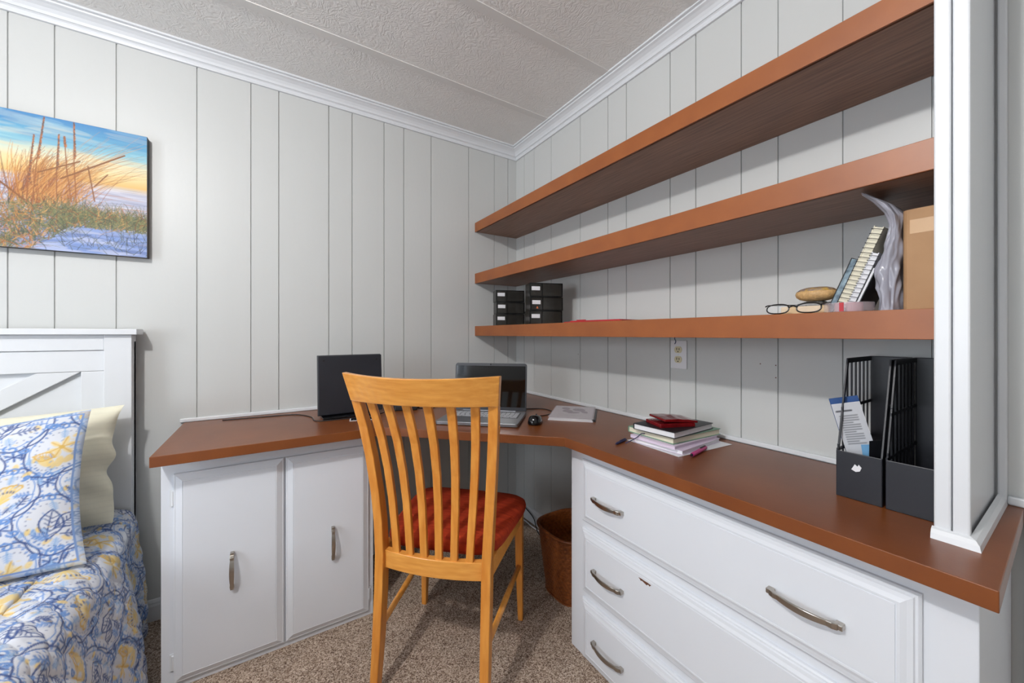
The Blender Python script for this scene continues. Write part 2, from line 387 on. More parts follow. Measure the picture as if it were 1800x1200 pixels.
# far left wall with its window, back wall with its window
def holed(name, a0, a1, h0, h1, p0, p1, axis):
    m = MB()
    for (u0, u1, z0, z1) in ((a0, h0[0], FL, CE), (h1[0], a1, FL, CE), (h0[0], h1[0], FL, h0[1]), (h0[0], h1[0], h1[1], CE)):
        if axis == 'x': m.box(p0, p1, u0, u1, z0, z1)
        else: m.box(u0, u1, p0, p1, z0, z1)
    return struct(m.build(name, M['far_wall']))
holed('wall_far_left', YB, .0, (-2.35, .75), (-1.2, 1.95), XL - .1, XL, 'x')
struct(MB().box(XL, 0, YB - .1, YB, FL, CE).build('wall_back', M['far_wall']))
def window(name, axis, p, u0, u1, z0, z1):
    f = MB(); t = .05
    for (a, b, c, d) in ((u0, u1, z0, z0 + t), (u0, u1, z1 - t, z1), (u0, u0 + t, z0, z1), (u1 - t, u1, z0, z1), (u0, u1, (z0 + z1) / 2 - .02, (z0 + z1) / 2 + .02)):
        if axis == 'x': f.box(p - .05, p - .01, a, b, c, d)
        else: f.box(a, b, p - .05, p - .01, c, d)
    o = struct(f.build(name, M['trim']))
    g = MB()
    if axis == 'x': g.box(p - .034, p - .030, u0 + .02, u1 - .02, z0 + .02, z1 - .02)
    else: g.box(u0 + .02, u1 - .02, p - .034, p - .030, z0 + .02, z1 - .02)
    g.build('pane', M['glass'], o)
window('window_1', 'x', XL, -2.35, -1.2, .75, 1.95)
# ceiling battens
for k, y in enumerate((-.42, -.885, -1.34, -1.8, -2.26, -2.72, -3.18)):
    struct(MB().box(XL, -.06, y - .02, y + .02, CE - .003, CE + .002).build('trim_%d' % (10 + k), M['trim_ceiling'] if 'trim_ceiling' in M else M['wall'], bevel=.001))
# crown moulding (profile: distance from wall, height below ceiling)
cp = [(0, .066), (.010, .066), (.013, .058), (.013, .050), (.018, .046), (.022, .046), (.026, .036), (.034, .026), (.046, .018), (.056, .014), (.058, .009), (.070, .008), (.070, 0), (0, 0)]
def crown(name, along, wall, sgn, a0, a1, mit0, mit1):
    m = MB(); r0, r1 = [], []
    for d, h in cp:
        s0 = a0 + mit0 * d; s1 = a1 + mit1 * d
        if along == 'x': r0.append((s0, wall + sgn * d, CE - h)); r1.append((s1, wall + sgn * d, CE - h))
        else: r0.append((wall + sgn * d, s0, CE - h)); r1.append((wall + sgn * d, s1, CE - h))
    m.loops([r0, r1]); return struct(m.build(name, M['trim']))
crown('trim_1', 'x', 0, -1, XL, 0, 0, -1); crown('trim_2', 'y', 0, -1, 0, YB, -1, 0)
# baseboards
bp_ = [(0, 0), (.012, 0), (.012, .062), (.009, .070), (.009, .076), (.005, .085), (0, .088)]
def baseb(name, along, wall, sgn, a0, a1):
    m = MB()
    if along == 'x': m.loops([[(a, wall + sgn * d, FL + h) for d, h in bp_] for a in (a0, a1)])
    else: m.loops([[(wall + sgn * d, a, FL + h) for d, h in bp_] for a in (a0, a1)])
    return struct(m.build(name, M['trim']))
baseb('baseboard_left', 'x', 0, -1, XL, -1.735); baseb('baseboard_corner', 'x', 0, -1, -1.04, 0)
baseb('baseboard_right', 'y', 0, -1, -.012, -1.035); baseb('baseboard_right_end', 'y', 0, -1, -2.10, YB)
# worktop upstand strips
struct(MB().box(-1.752, 0, -.012, 0, DT, DT + .016).build('trim_3', M['trim'], bevel=.003))
struct(MB().box(-.012, 0, -1.985, -.012, DT, DT + .016).build('trim_4', M['trim'], bevel=.003))
struct(MB().box(-.014, 0, -2.6, -2.046, DT, DT + .020).build('trim_5', M['trim'], bevel=.004))
struct(MB().box(-.014, 0, -2.046, -2.032, DT, CE - .066).build('trim_6', M['trim'], bevel=.003))
struct(MB().box(-.016, 0, -2.098, -2.070, FL, DT - .001).build('trim_7', M['trim'], bevel=.003))

# ------------------------------------------------------------------ shelf end partition
t = thing('partition_panel', 'tall white boarded end panel standing on the worktop at the right end of the shelves', 'panel', (-.18, -2.01, DT))
def P_(m): return m.shift((.18, 2.01, -DT))
P_(MB().box(-.335, 0, -2.028, -1.992, DT, CE)).build('side_board', M['trim'], t)
P_(MB().box(-.350, -.335, -2.010, -1.988, DT, CE)).build('front_batten', M['trim'], t, bevel=.003)
P_(MB().box(-.350, -.335, -2.033, -2.0115, DT, CE)).build('front_batten', M['trim'], t, bevel=.003)
qr = [(0, 0), (.014, 0), (.012, .010), (.007, .017), (0, .020)]
m = MB()
m.loops([[(-.350 - d, -1.986 + 0 * d, DT + h) for d, h in qr], [(-.350 - d, -2.033 - d, DT + h) for d, h in qr], [(-.014, -2.033 - d, DT + h) for d, h in qr]])
P_(m).build('base_moulding', M['trim'], t)

# ------------------------------------------------------------------ shelves
for nm, z0, z1, lb in (('wall_shelf', 1.783, 1.842, 'long thick brown wall shelf, highest of the three, empty'),
                       ('wall_shelf', 1.454, 1.517, 'long brown wall shelf in the middle, empty, between the highest and the loaded shelf'),
                       ('wall_shelf', 1.119, 1.181, 'lowest long brown wall shelf carrying trays, eyeglasses, notebooks and a cardboard box')):
    t = thing(nm, lb, 'shelf', (-.158, -.99, z0), 0, 'long brown wall shelves')
    d = lambda m: m.shift((.158, .99, -z0))
    d(MB().box(-.312, -.001, -1.987, -.001, z0 + .006, z1)).build('board', M['shelf'], t)
    d(MB().box(-.303, -.001, -1.987, -.001, z0 + .002, z0 + .0055)).build('underside', M['shelf_under'], t, label='dark wood-grained underside')
    d(MB().box(-.318, -.3121, -1.987, -.001, z0, z1)).build('front_edging', M['shelf'], t, bevel=.0012)

# ------------------------------------------------------------------ worktop
wt = [(-1.737, -.0125), (-1.737, -.563), (-1.028, -.563), (-.496, -1.088), (-.496, -2.078), (-.0005, -2.068), (-.0005, -2.0475), (-.0145, -2.0475), (-.0145, -.0125)]
t = thing('worktop', 'L-shaped reddish brown laminate desk worktop with a diagonal corner', 'worktop', (-.5, -.6, DT - .034))
MB().prism([(x + .5, y + .6) for x, y in wt], 0, .034).build('top_surface', M['laminate'], t, bevel=.0015)
# ------------------------------------------------------------------ cabinets
def raised_panel(w_, h_, th=.018, bw=.028, door=False):
    """front face in local XZ at y=-th..0, x 0..w, z 0..h"""
    prof = [(0, 0), (0, .007), (.004, .010), (.008, .010), (.010, .013), (.018, .0145), (bw - .004, th), (bw, th), (bw + .0008, th - .0015), (bw + .002, th - .0015), (bw + .003, th)]
    if door: prof = [(0, 0), (0, .009), (.003, .0105), (.0055, .0105), (.024, th), (.0248, th - .001), (.0262, th - .001), (.027, th)]
    return MB().loops([[(i, -d, i), (w_ - i, -d, i), (w_ - i, -d, h_ - i), (i, -d, h_ - i)] for i, d in prof])
def pull(parent, T, ln=.118):
    """bow handle along local x, standing off toward -y"""
    m = MB(); n = 14; rings = []
    for k in range(n + 1):
        u = -1 + 2 * k / n; x = u * ln / 2; y = -.012 - .016 * (1 - u * u) ; hw = .0045 + .003 * (1 - u * u) if abs(u) < .8 else .0065
        th = .0028 if abs(u) < .75 else .006
        rings.append([(x, y - th, -hw), (x, y - th, hw), (x, y + th, hw), (x, y + th, -hw)])
    m.loops(rings)
    for sg in (-1, 1): m.box(sg * ln / 2 - .007, sg * ln / 2 + .007, -.016, 0, -.0055, .0055)
    m.xf(T); return m.build('handle', M['nickel'], parent, bevel=.0015, smooth=False)
KC = 1.052
def kx(v): return -1.4125 + (v + 1.4125) * KC
def ky(v): return -2.1592 + (v + 2.1592) * KC
def kz(v): return 1.13 + (v - 1.13) * KC
t = thing('base_cabinet', 'white painted two-door base cabinet under the left arm of the worktop', 'cabinet', (-1.387, -.27, FL))
d = (1.387, .27, -FL)
yf = ky(-.545)
b = MB().box(kx(-1.713), kx(-1.062), yf, -.013, FL, DT - .0345)
b.shift(d).build('body', M['cabinet'], t, bevel=.002)
for (x0, x1, hx, hs) in ((kx(-1.681), kx(-1.377), kx(-1.528), -1), (kx(-1.371), kx(-1.082), kx(-1.216), 1)):
    m = raised_panel(x1 - x0, .674 * KC, door=True).shift((x0, yf - .0005, kz(.004))).shift(d)
    dr = m.build('door', M['cabinet'], t)
    T = Matrix.Translation((hx + d[0], yf - .0185 + d[1], kz(.326) + d[2])) @ Matrix.Rotation(math.pi / 2, 4, 'Y')
    pull(dr, T, .118)
    for z in (kz(.60), kz(.07)):
        xx = x0 - .006 if hs < 0 else x1 + .006
        h = MB().box(xx - .005, xx + .005, yf - .004, yf, z - .028, z + .028)
        h.tube([(xx - hs * .004, yf - .006, z - .024), (xx - hs * .004, yf - .006, z + .024)], .0045, 8)
        h.shift(d).build('hinge', M['trim'], dr, label='white painted hinge')
t = thing('drawer_chest', 'white three-drawer base cabinet under the right arm of the worktop', 'cabinet', (-.24, -1.58, FL))
d = (.24, 1.58, -FL); xf_ = kx(-.474)
MB().box(xf_, -.0165, ky(-2.057), ky(-1.100), FL, DT - .0345).shift(d).build('body', M['cabinet'], t, bevel=.002)
for k, (z0, z1) in enumerate(((.470, .687), (.222, .444), (-.012, .195))):
    z0, z1 = kz(z0), kz(z1)
    m = raised_panel(.83 * KC, z1 - z0, bw=.030)
    if k == 1:
        pts = [(rx * KC + .004 * math.sin(i * 2.1), rz * KC) for i, (rx, rz) in enumerate([(.252, .2180), (.262, .2190), (.272, .2184), (.283, .2190), (.293, .2180), (.294, .2120), (.286, .2150), (.278, .2100), (.268, .2140), (.260, .2120), (.254, .2150)])]
        m.prism([(x, z - .0365) for x, z in pts], -.0186, -.0178, 1, 'y')
    T = Matrix.Translation((xf_ - .0005, ky(-1.166), z0)) @ Matrix.Rotation(-math.pi / 2, 4, 'Z')
    m.xf(T).shift(d); dr = m.build('drawer', [M['cabinet'], M['chip']], t)
    zc = (z0 + z1) / 2 - .006
    for yc in (ky(-1.297), ky(-1.832)):
        T = Matrix.Translation((xf_ - .0185 + d[0], yc + d[1], zc + d[2])) @ Matrix.Rotation(-math.pi / 2, 4, 'Z')
        pull(dr, T, .124)

# ------------------------------------------------------------------ chair
t = thing('dining_chair', 'honey-coloured wooden slat-back chair with a rust red seat pad, back to the camera', 'chair', (kx(-.712), ky(-.749), FL), -math.pi / 4)
up = (0, 0, .02); FC = -.02; t.scale = (KC, KC, KC)
prof = [(-.02, -.436), (.15, -.420), (.30, -.408), (.42, -.402), (.52, -.400), (.62, -.406), (.74, -.421), (.84, -.441), (.926, -.467)]
for sg in (-1, 1):
    sec = []
    for z, yb in prof:
        f = min(1, max(0, (z - .4) / .52)); xo = .194 + .041 * f ** 1.3; wx = .030; wy = .040 - .012 * f
        if z < .2: wx = .026 + .004 * (z + .02) / .22; wy = .030 + .010 * (z + .02) / .22
        sec.append((sg * (xo - wx / 2), yb + wy / 2, z, wx, wy))
    MB().rects(sec).shift(up).build('rear_leg', M['chair'], t, bevel=.003, smooth=False)
    MB().rects([(sg * (.219 - .010), -.004, FC, .020, .022), (sg * (.219 - .014), -.007, .2, .028, .032), (sg * (.219 - .016), -.010, .428, .032, .040)]).shift(up).build('front_leg', M['chair'], t, bevel=.003)
    m = MB(); m.loops([[(sg * .190, -.375, .374), (sg * .170, -.375, .374), (sg * .170, -.375, .428), (sg * .190, -.375, .428)],
                       [(sg * .214, -.025, .374), (sg * .194, -.025, .374), (sg * .194, -.025, .428), (sg * .214, -.025, .428)]])
    m.shift(up).build('side_rail', M['chair_h'], t, bevel=.002)
    MB().tube([(sg * .180, -.392, .178), (sg * .192, -.20, .190), (sg * .205, -.012, .203)], [.009, .011, .009], 10).shift(up).build('stretcher', M['chair_h'], t, smooth=True)
def arc_bar(x0, x1b, z0f, z1f, yb0, yb1, bulge0, bulge1, th, n=20):
    m = MB(); rings = []
    for k in range(n + 1):
        u = -1 + 2 * k / n; g = 1 - u * u
        rings.append([(x0 * u, yb0 - bulge0 * g, z0f(u)), (x0 * u, yb0 - bulge0 * g + th, z0f(u)), (x1b * u, yb1 - bulge1 * g + th, z1f(u)), (x1b * u, yb1 - bulge1 * g, z1f(u))])
    return m.loops(rings)
arc_bar(.236, .247, lambda u: .925, lambda u: 1.007 + .007 * u * u, -.467, -.494, .050, .062, .022).shift(up).build('top_rail', M['chair_h'], t, bevel=.0025)
arc_bar(.168, .168, lambda u: .372, lambda u: .428, -.388, -.388, .018, .018, .024).shift(up).build('back_rail', M['chair_h'], t, bevel=.002)
MB().box(-.19, .19, -.020, 0, .374, .428).shift(up).build('front_rail', M['chair_h'], t, bevel=.002)
sp_prof = [(.424, 0), (.50, .0), (.60, -.002), (.70, -.012), (.80, -.032), (.88, -.058), (.93, -.078)]
for i in range(6):
    q = i - 2.5; sec = []
    for z, dy in sp_prof:
        f = (z - .424) / .506; cx = q * (.0495 + .0175 * f ** 1.15); u = cx / .2
        y0 = -.385 - (.018 + .026 * f) * (1 - u * u); sec.append((cx, y0 + dy + .010, z, .0235 + .003 * f, .014))
    MB().rects(sec).shift(up).build('slat', M['chair'], t, bevel=.002)
# seat pad
n = 40; rings = []
def pad_outline(s_):
    r = []
    for k in range(n):
        a = 2 * math.pi * k / n; c_, s2 = math.cos(a), math.sin(a); e = .36
        u = math.copysign(abs(c_) ** e, c_); v = math.copysign(abs(s2) ** e, s2)
        hw = (.214 + .033 * (v + 1) / 2 if v > -1 else .2) * 1.0 - (0.018 * (1 - v) / 2)
        r.append((u * hw * s_, -.158 + v * .205 * s_))
    return r
for s_, z in ((.90, .424), (.985, .430), (1.0, .444), (.985, .458), (.93, .468), (.80, .475), (.55, .479), (.25, .480), (.02, .480)):
    rings.append([(x, y, z) for x, y in pad_outline(s_)])
MB().loops(rings).shift(up).build('seat_pad', M['seat'], t, smooth=True, label='rust red woven fabric pad')

# ------------------------------------------------------------------ wicker basket
t = thing('waste_basket', 'brown wicker waste basket standing on the carpet beside the drawer cabinet', 'basket', (kx(-.272), ky(-.872), FL)); t.scale = (KC, KC, KC)
def wicker(r0, r1, h, nth=192, nz=64, ins=False):
    Z = np.linspace(0, h, nz); TH = np.linspace(0, 2 * np.pi, nth + 1); P = np.zeros((nz, nth + 1, 3))
    for i, z in enumerate(Z):
        for j, th in enumerate(TH):
            e = 1 / (abs(math.cos(th)) ** 3.2 + abs(math.sin(th)) ** 3.2) ** (1 / 3.2)
            r = (r0 + (r1 - r0) * (z / h)) * e + .0022 * math.sin(z / h * math.pi * 22) * math.sin(th * 40)
            P[i, j] = (r * math.cos(th), r * math.sin(th), z)
    return P
grid_mesh('weave_wall', wicker(.100, .132, .285), M['wicker'], t, thick=.006)
m = MB(); pts = []
for k in range(48):
    th = 2 * math.pi * k / 48; e = .134 / (abs(math.cos(th)) ** 3.2 + abs(math.sin(th)) ** 3.2) ** (1 / 3.2); pts.append((e * math.cos(th), e * math.sin(th), .287))
m.tube(pts, .007, 8, closed=True); m.build('rim', M['wicker'], t, smooth=True)
pts2 = [(x * .78, y * .78) for x, y, z in pts]
MB().prism(pts2, 0, .006).build('base', M['wicker'], t)

# ------------------------------------------------------------------ canvas print
cw, ch = .90, .50
xs = np.arange(0, cw + .0008, .0016); zs = np.arange(0, ch + .0008, .0016)
R = Ras(xs, zs, (90, 140, 190)); R.px = .0016
V = zs / ch
stops = [(0, (120, 136, 176)), (.24, (150, 158, 190)), (.30, (176, 160, 160)), (.42, (172, 176, 198)), (.50, (190, 190, 204)), (.54, (206, 186, 158)), (.56, (224, 182, 112)), (.64, (232, 206, 150)), (.72, (206, 212, 190)), (.79, (138, 190, 202)), (.88, (92, 158, 192)), (1, (58, 126, 182))]
for ci in range(3):
    R.c[:, :, ci] = np.interp(V, [s_[0] for s_ in stops], [lin(s_[1])[ci] for s_ in stops])[:, None]
for k in range(170):   # streaky cloud
    y_ = rng.uniform(.62, 1) * ch; x_ = rng.uniform(0, cw); R.ell(x_, y_, rng.uniform(.03, .14), rng.uniform(.003, .012), rng.uniform(-.12, .05), random.choice([(176, 210, 214), (214, 206, 184), (84, 150, 188), (48, 118, 176)]) if y_ > .78 * ch else (236, 206, 150), .18)
for k in range(420):   # waves
    y_ = rng.uniform(.28, .535) * ch; x_ = rng.uniform(0, cw); R.ell(x_, y_, rng.uniform(.015, .07), .0016, rng.uniform(-.06, .06), random.choice([(214, 214, 224), (112, 116, 148), (200, 150, 116), (150, 150, 176)]), .5)
for k in range(90):    # blue-white sand at the lower right
    R.ell(rng.uniform(.58, cw), rng.uniform(0, .13) * ch * 1.6, rng.uniform(.02, .08), rng.uniform(.003, .010), rng.uniform(-.2, .2), random.choice([(136, 156, 204), (96, 118, 172), (178, 186, 214), (110, 140, 200)]), .6)
def blade(x, y, l, a, bend, w0, col, al=.9):
    p = [(x, y)]; s_ = 7
    for i in range(s_):
        aa = a + bend * (i / s_) ** 1.3; p.append((p[-1][0] + l / s_ * math.sin(aa), p[-1][1] + l / s_ * math.cos(aa)))
    for i in range(s_): R.line(p[i:i + 2], w0 * (1 - .85 * i / s_), col, al)
GRN = [(92, 98, 56), (70, 80, 52), (124, 122, 74), (56, 64, 48), (140, 128, 80), (104, 110, 76)]; GLD = [(176, 108, 44), (142, 78, 30), (196, 138, 66), (110, 62, 30), (206, 152, 86)]
for k in range(520):   # golden tall grass leaning right
    x_ = (.61 if k % 4 else .22) + rng.normal(0, .045); blade(x_, .17 + rng.uniform(-.02, .03), rng.uniform(.08, .21), rng.normal(.05, .22), rng.uniform(.1, 1.0), rng.uniform(.0016, .0034), random.choice(GLD), .85)
for k in range(90):
    blade(.64 + rng.normal(0, .05), .20 + rng.uniform(-.02, .02), rng.uniform(.18, .34), rng.uniform(.3, .8), rng.uniform(.3, .9), .0019, random.choice(GLD), .7)
def tuft_top(x): return .195 if x < .62 else .195 - .02 * (x - .62) / .28
def tuft_bot(x): return -.02 if x < .56 else -.02 + .115 * min(1, (x - .56) / .14)
for k in range(160):
    x_ = rng.uniform(0, cw); R.ell(x_, rng.uniform(tuft_bot(x_) + .03, tuft_top(x_) - .03), rng.uniform(.012, .03), rng.uniform(.008, .02), rng.uniform(0, 3), random.choice([(74, 72, 44), (96, 82, 44), (58, 62, 42)]), .55)
for k in range(4200):  # dense low tuft
    x_ = rng.uniform(-.02, cw + .02); y_ = rng.uniform(tuft_bot(x_), tuft_top(x_) - .03)
    blade(x_, y_, rng.uniform(.02, .075), rng.normal(.05, .85), rng.normal(0, .9), rng.uniform(.0014, .0030), random.choice(GRN if rng.random() < (.88 if x_ > .62 else .62) else GLD), .85)
for k in range(70):
    blade(rng.uniform(.66, cw), rng.uniform(0, .07), rng.uniform(.03, .08), rng.normal(-.3, .6), .3, .0018, random.choice([(44, 54, 66), (74, 84, 62)]), .9)
def spike(x0, y0, x1, y1, seed=.45):
    R.line([(x0, y0), ((x0 + x1) / 2 - .003, (y0 + y1) / 2), (x1, y1)], .003, (140, 82, 36))
    for i in range(60):
        f = 1 - seed + seed * i / 60; px_ = x0 + (x1 - x0) * f; py_ = y0 + (y1 - y0) * f; ang_ = math.atan2(y1 - y0, x1 - x0)
        sd = .0035 * (1.2 - (f - 1 + seed) / seed)
        R.ell(px_ + rng.uniform(-.5, .5) * sd, py_, .0038, .0016, ang_ + rng.choice([-.5, .5]), random.choice([(178, 104, 44), (122, 70, 36), (96, 74, 66)]), .9)
spike(.589, .18, .618, .495, .5); spike(.575, .17, .593, .423, .7); spike(.649, .20, .655, .441, .55); spike(.687, .19, .669, .436, .15); spike(.700, .19, .694, .497, .45)
spike(.19, .18, .21, .46, .5); spike(.27, .18, .26, .43, .5); spike(.40, .17, .43, .41, .5)
for (x_, y_, x2, y2, w_) in ((.603, .286, .709, .351, .005), (.66, .275, .833, .405, .0055), (.731, .337, .749, .205, .004), (.50, .245, .569, .178, .006), (.748, .262, .785, .317, .004), (.30, .26, .42, .33, .005)):
    R.line([(x_, y_), (x2, y2)], w_, (126, 76, 32))
X0 = -2.750
X, Z_ = np.meshgrid(xs, zs)
t = thing('canvas_print', 'frameless canvas picture of beach grass against a sunset sky, on the left wall', 'picture', (X0 + cw / 2, -.002, 1.446))
Pn = np.stack([X - cw / 2, np.full_like(X, -.033), Z_], -1)
grid_mesh('picture_face', Pn[:, ::-1].copy()[:, ::-1], M['paint_attr'], t, col=R.c)
MB().box(-cw / 2 + .0003, cw / 2 - .0003, -.0325, 0, .0003, ch - .0003).build('wrapped_side', mat('canvas_side', (44, 66, 78), .6, rgb2=(92, 70, 44), noise_scale=6), t)

# ------------------------------------------------------------------ bed
HX = -1.885; BL_ = -3.35
t = thing('bed', 'white farmhouse bed with an X-braced headboard against the left wall', 'bed', (-2.6, -1.05, FL))
d = (2.6, 1.05, -FL)
h = MB().box(BL_, HX, -.052, -.030, .12, 1.10)
h.shift(d); hb = h.build('headboard', M['trim'], t)
MB().box(BL_ - .02, HX + .019, -.105, -.015, 1.128, 1.150).shift(d).build('top_cap', M['trim'], hb, bevel=.002)
for x0, x1 in ((HX - .078, HX), (BL_, BL_ + .078)):
    MB().box(x0, x1, -.085, -.025, FL, 1.1275).shift(d).build('post', M['trim'], hb, bevel=.002)
MB().box(BL_ + .079, HX - .079, -.080, -.0525, 1.068, 1.1275).shift(d).build('upper_rail', M['trim'], hb, bevel=.002)
for x0, x1 in ((HX - .142, HX - .079), (BL_ + .079, BL_ + .142)):
    MB().box(x0, x1, -.0735, -.0525, .35, .9865).shift(d).build('stile', M['trim'], hb, bevel=.002)
MB().box(BL_ + .079, HX - .079, -.0735, -.0525, .9875, 1.067).shift(d).build('lower_rail', M['trim'], hb, bevel=.002)
xr, xl = HX - .143, BL_ + .143; xm = (xr + xl) / 2
def brace(xa, za, xb, zb, wd, y0, y1):
    dx, dz = xb - xa, zb - za; l = math.hypot(dx, dz); nx_, nz_ = -dz / l * wd / 2, dx / l * wd / 2
    return MB().prism([(xa - nx_, za - nz_), (xb - nx_, zb - nz_), (xb + nx_, zb + nz_), (xa + nx_, za + nz_)], y0, y1, 0, 'y')
MB().box(xm - .03, xm + .03, -.0735, -.0525, .35, .9865).shift(d).build('stile', M['trim'], hb, bevel=.002)
for sx in (1, -1):
    x_out = xr if sx > 0 else xl; dxx, sl = .112, .66
    zb = .9865 - sl * (xr - xm - .031)
    pts = [(x_out, .9865), (x_out - sx * dxx, .9865), (xm + sx * .031, zb + sl * dxx), (xm + sx * .031, zb)]
    MB().prism(pts, -.0715, -.0525, 0, 'y').shift(d).build('diagonal_brace', M['trim'], hb, bevel=.002)
MB().box(BL_, HX + .01, -1.98, -.10, FL + .1, .22).shift(d).build('box_base', M['cream'], t, bevel=.02, seg=3)
MB().box(BL_ + .01, HX - .005, -1.97, -.105, .221, .395).shift(d).build('mattress', M['cream'], t, bevel=.04, seg=4)
# quilt
def quilt():
    edge = HX + .022; top = .424
    us = np.concatenate([np.arange(BL_ - .02, -2.56, .02), np.arange(-2.56, edge - .06, .0022)]); nt_ = len(us)
    arc = np.arange(0, .06 * math.pi / 2, .0022); drop = np.arange(0, .435, .0022)
    s_ = np.concatenate([us, edge - .06 + arc, edge - .06 + .0942 + drop])
    vs = np.concatenate([np.arange(.105, 1.35, .0022), np.arange(1.35, 1.99, .02)])
    R = Ras(s_, vs, (212, 216, 225)); R.wp = .014; quilt_print(R, -2.5, s_[-1], .0, 1.4, .56, .2)
    n = len(s_); X = np.zeros(n); Z = np.zeros(n); NX = np.zeros(n); NZ = np.ones(n)
    X[:nt_] = us; Z[:nt_] = top
    a = arc / .06; k = nt_ + len(arc)
    X[nt_:k] = edge - .06 + .06 * np.sin(a); Z[nt_:k] = top - .06 + .06 * np.cos(a); NX[nt_:k] = np.sin(a); NZ[nt_:k] = np.cos(a)
    X[k:] = edge; Z[k:] = top - .06 - drop; NX[k:] = 1; NZ[k:] = 0
    SS, VV = np.meshgrid(s_, vs)
    side = np.clip((SS - (edge - .06)) / .15, 0, 1)
    und = .008 * np.sin(VV * 9 + SS * 5) * np.sin(SS * 7 + 1) + side * .020 * np.sin(VV * 17 + .6 * np.sin(VV * 5)) * np.clip((SS - edge) / .25, .1, 1) - side * .012 * np.clip((edge + .15 - SS) / .15, 0, 1) + .050 * np.clip((SS - edge + .03) / .43, 0, 1) * np.clip((VV - .1) / .26, 0, 2)
    qx = np.abs(((SS * .7 + VV * .7) / .055) % 1 - .5) * 2; qy = np.abs(((SS * .7 - VV * .7) / .055) % 1 - .5) * 2
    puff = .0035 * (np.minimum(1 - qx, .5) + np.minimum(1 - qy, .5)) * 2
    # soft rumple near the pillows
    rum = np.exp(-((VV - .62) / .07) ** 2) * .016 * (1 - side) * (1 + .5 * np.sin(SS * 30)) * (SS < -1.98)
    H = und * (1 - .0 * side) + puff + rum
    P = np.stack([X[None] + NX[None] * H, -VV - .0 * SS, Z[None] + NZ[None] * H], -1)
    P[..., 2] += np.clip(.25 - VV, 0, .2) * .12 * (1 - side)
    return P, R.c
P, colr = quilt()
P += np.array(d) * 0
q = grid_mesh('quilt', P, M['quilt_attr'], None, col=colr, thick=.006)
tag(q, 'white quilt printed with blue and yellow shells and leaves, spread over the bed', 'quilt')

def pillow(name, TL, TR, BL, BR, th, m, nx, ny, paint=None, wavy=0, wrinkle=.004, seed=0):
    TL, TR, BL, BR = map(np.array, (TL, TR, BL, BR)); U = np.linspace(0, 1, nx); V_ = np.linspace(0, 1, ny)
    u, v = np.meshgrid(U, V_); base = (BL * ((1 - u) * (1 - v))[..., None] + BR * (u * (1 - v))[..., None] + TL * ((1 - u) * v)[..., None] + TR * (u * v)[..., None])
    nrm = np.cross(TR - TL, TL - BL); nrm = nrm / np.linalg.norm(nrm)
    a, b = 2 * u - 1, 2 * v - 1
    # pull the sides in a little between corners
    cen = base.mean((0, 1)); sh = 1 - .05 * (1 - a ** 2) * b ** 2 - .06 * (1 - b ** 2) * a ** 2
    base = cen + (base - cen) * sh[..., None]
    if wavy: base = base + ((TR - TL) / np.linalg.norm(TR - TL)) * (wavy * np.sin(b * 7 + 1.2 * np.sin(b * 4)) * np.clip(a, 0, 1) ** 6)[..., None] + nrm * (wavy * .8 * np.sin(b * 9) * np.abs(a) ** 4)[..., None]
    prof = ((1 - np.abs(a) ** 2.6) * (1 - np.abs(b) ** 2.6)).clip(0) ** .55
    rs = np.random.default_rng(seed); wr = np.zeros_like(u)
    for k in range(7):
        f = rs.uniform(3, 12, 2); wr += np.sin(f[0] * a + rs.uniform(0, 6)) * np.sin(f[1] * b + rs.uniform(0, 6))
    wr *= wrinkle / 3
    F = base + nrm * (prof * th / 2 + wr * prof ** .5)[..., None]; B = base - nrm * (prof * th / 2)[..., None]
    P = np.concatenate([F, B[::-1]], 0); c_ = None
    if paint is not None: c_ = np.concatenate([paint, paint[::-1]], 0)
    return grid_mesh(name, P, m, None, col=c_)
# cream pillow against the headboard, patterned sham in front of it
nx, ny = 120, 90
cp_ = np.empty((ny, nx, 3)); cp_[:] = lin((234, 230, 208)); cp_[::4] *= .96
o = pillow('pillow', (-2.56, -.150, .845), (-1.885, -.155, .86), (-2.54, -.26, .455), (-1.900, -.25, .452), .13, M['quilt_attr'], nx, ny, cp_, wavy=.012, wrinkle=.026, seed=3)
tag(o, 'plain cream pillow leaning on the white headboard behind the patterned pillow', 'pillow')
pw, ph = .68, .50; xs = np.linspace(0, pw, 300); ys = np.linspace(0, ph, 220)
R = Ras(xs, ys, (216, 220, 229)); R.px = .0026; R.wp = .012
quilt_print(R, 0, pw, 0, ph, .60, .35)
bd = np.minimum(np.minimum(xs[None], pw - xs[None]), np.minimum(ys[:, None], ph - ys[:, None]))
R.c[(bd > .010) & (bd < .014)] = lin((120, 150, 200)); sel = (bd < .010); R.c[sel] = R.c[sel] * .5 + .5 * np.array(lin((150, 178, 214)))
o = pillow('pillow', (-2.60, -.365, .80), (-1.930, -.320, .875), (-2.60, -.55, .435), (-1.880, -.53, .445), .15, M['quilt_attr'], 300, 220, R.c, wrinkle=.008, seed=5)
tag(o, 'quilted pillow with blue and yellow shell print, in front of the cream pillow', 'pillow')

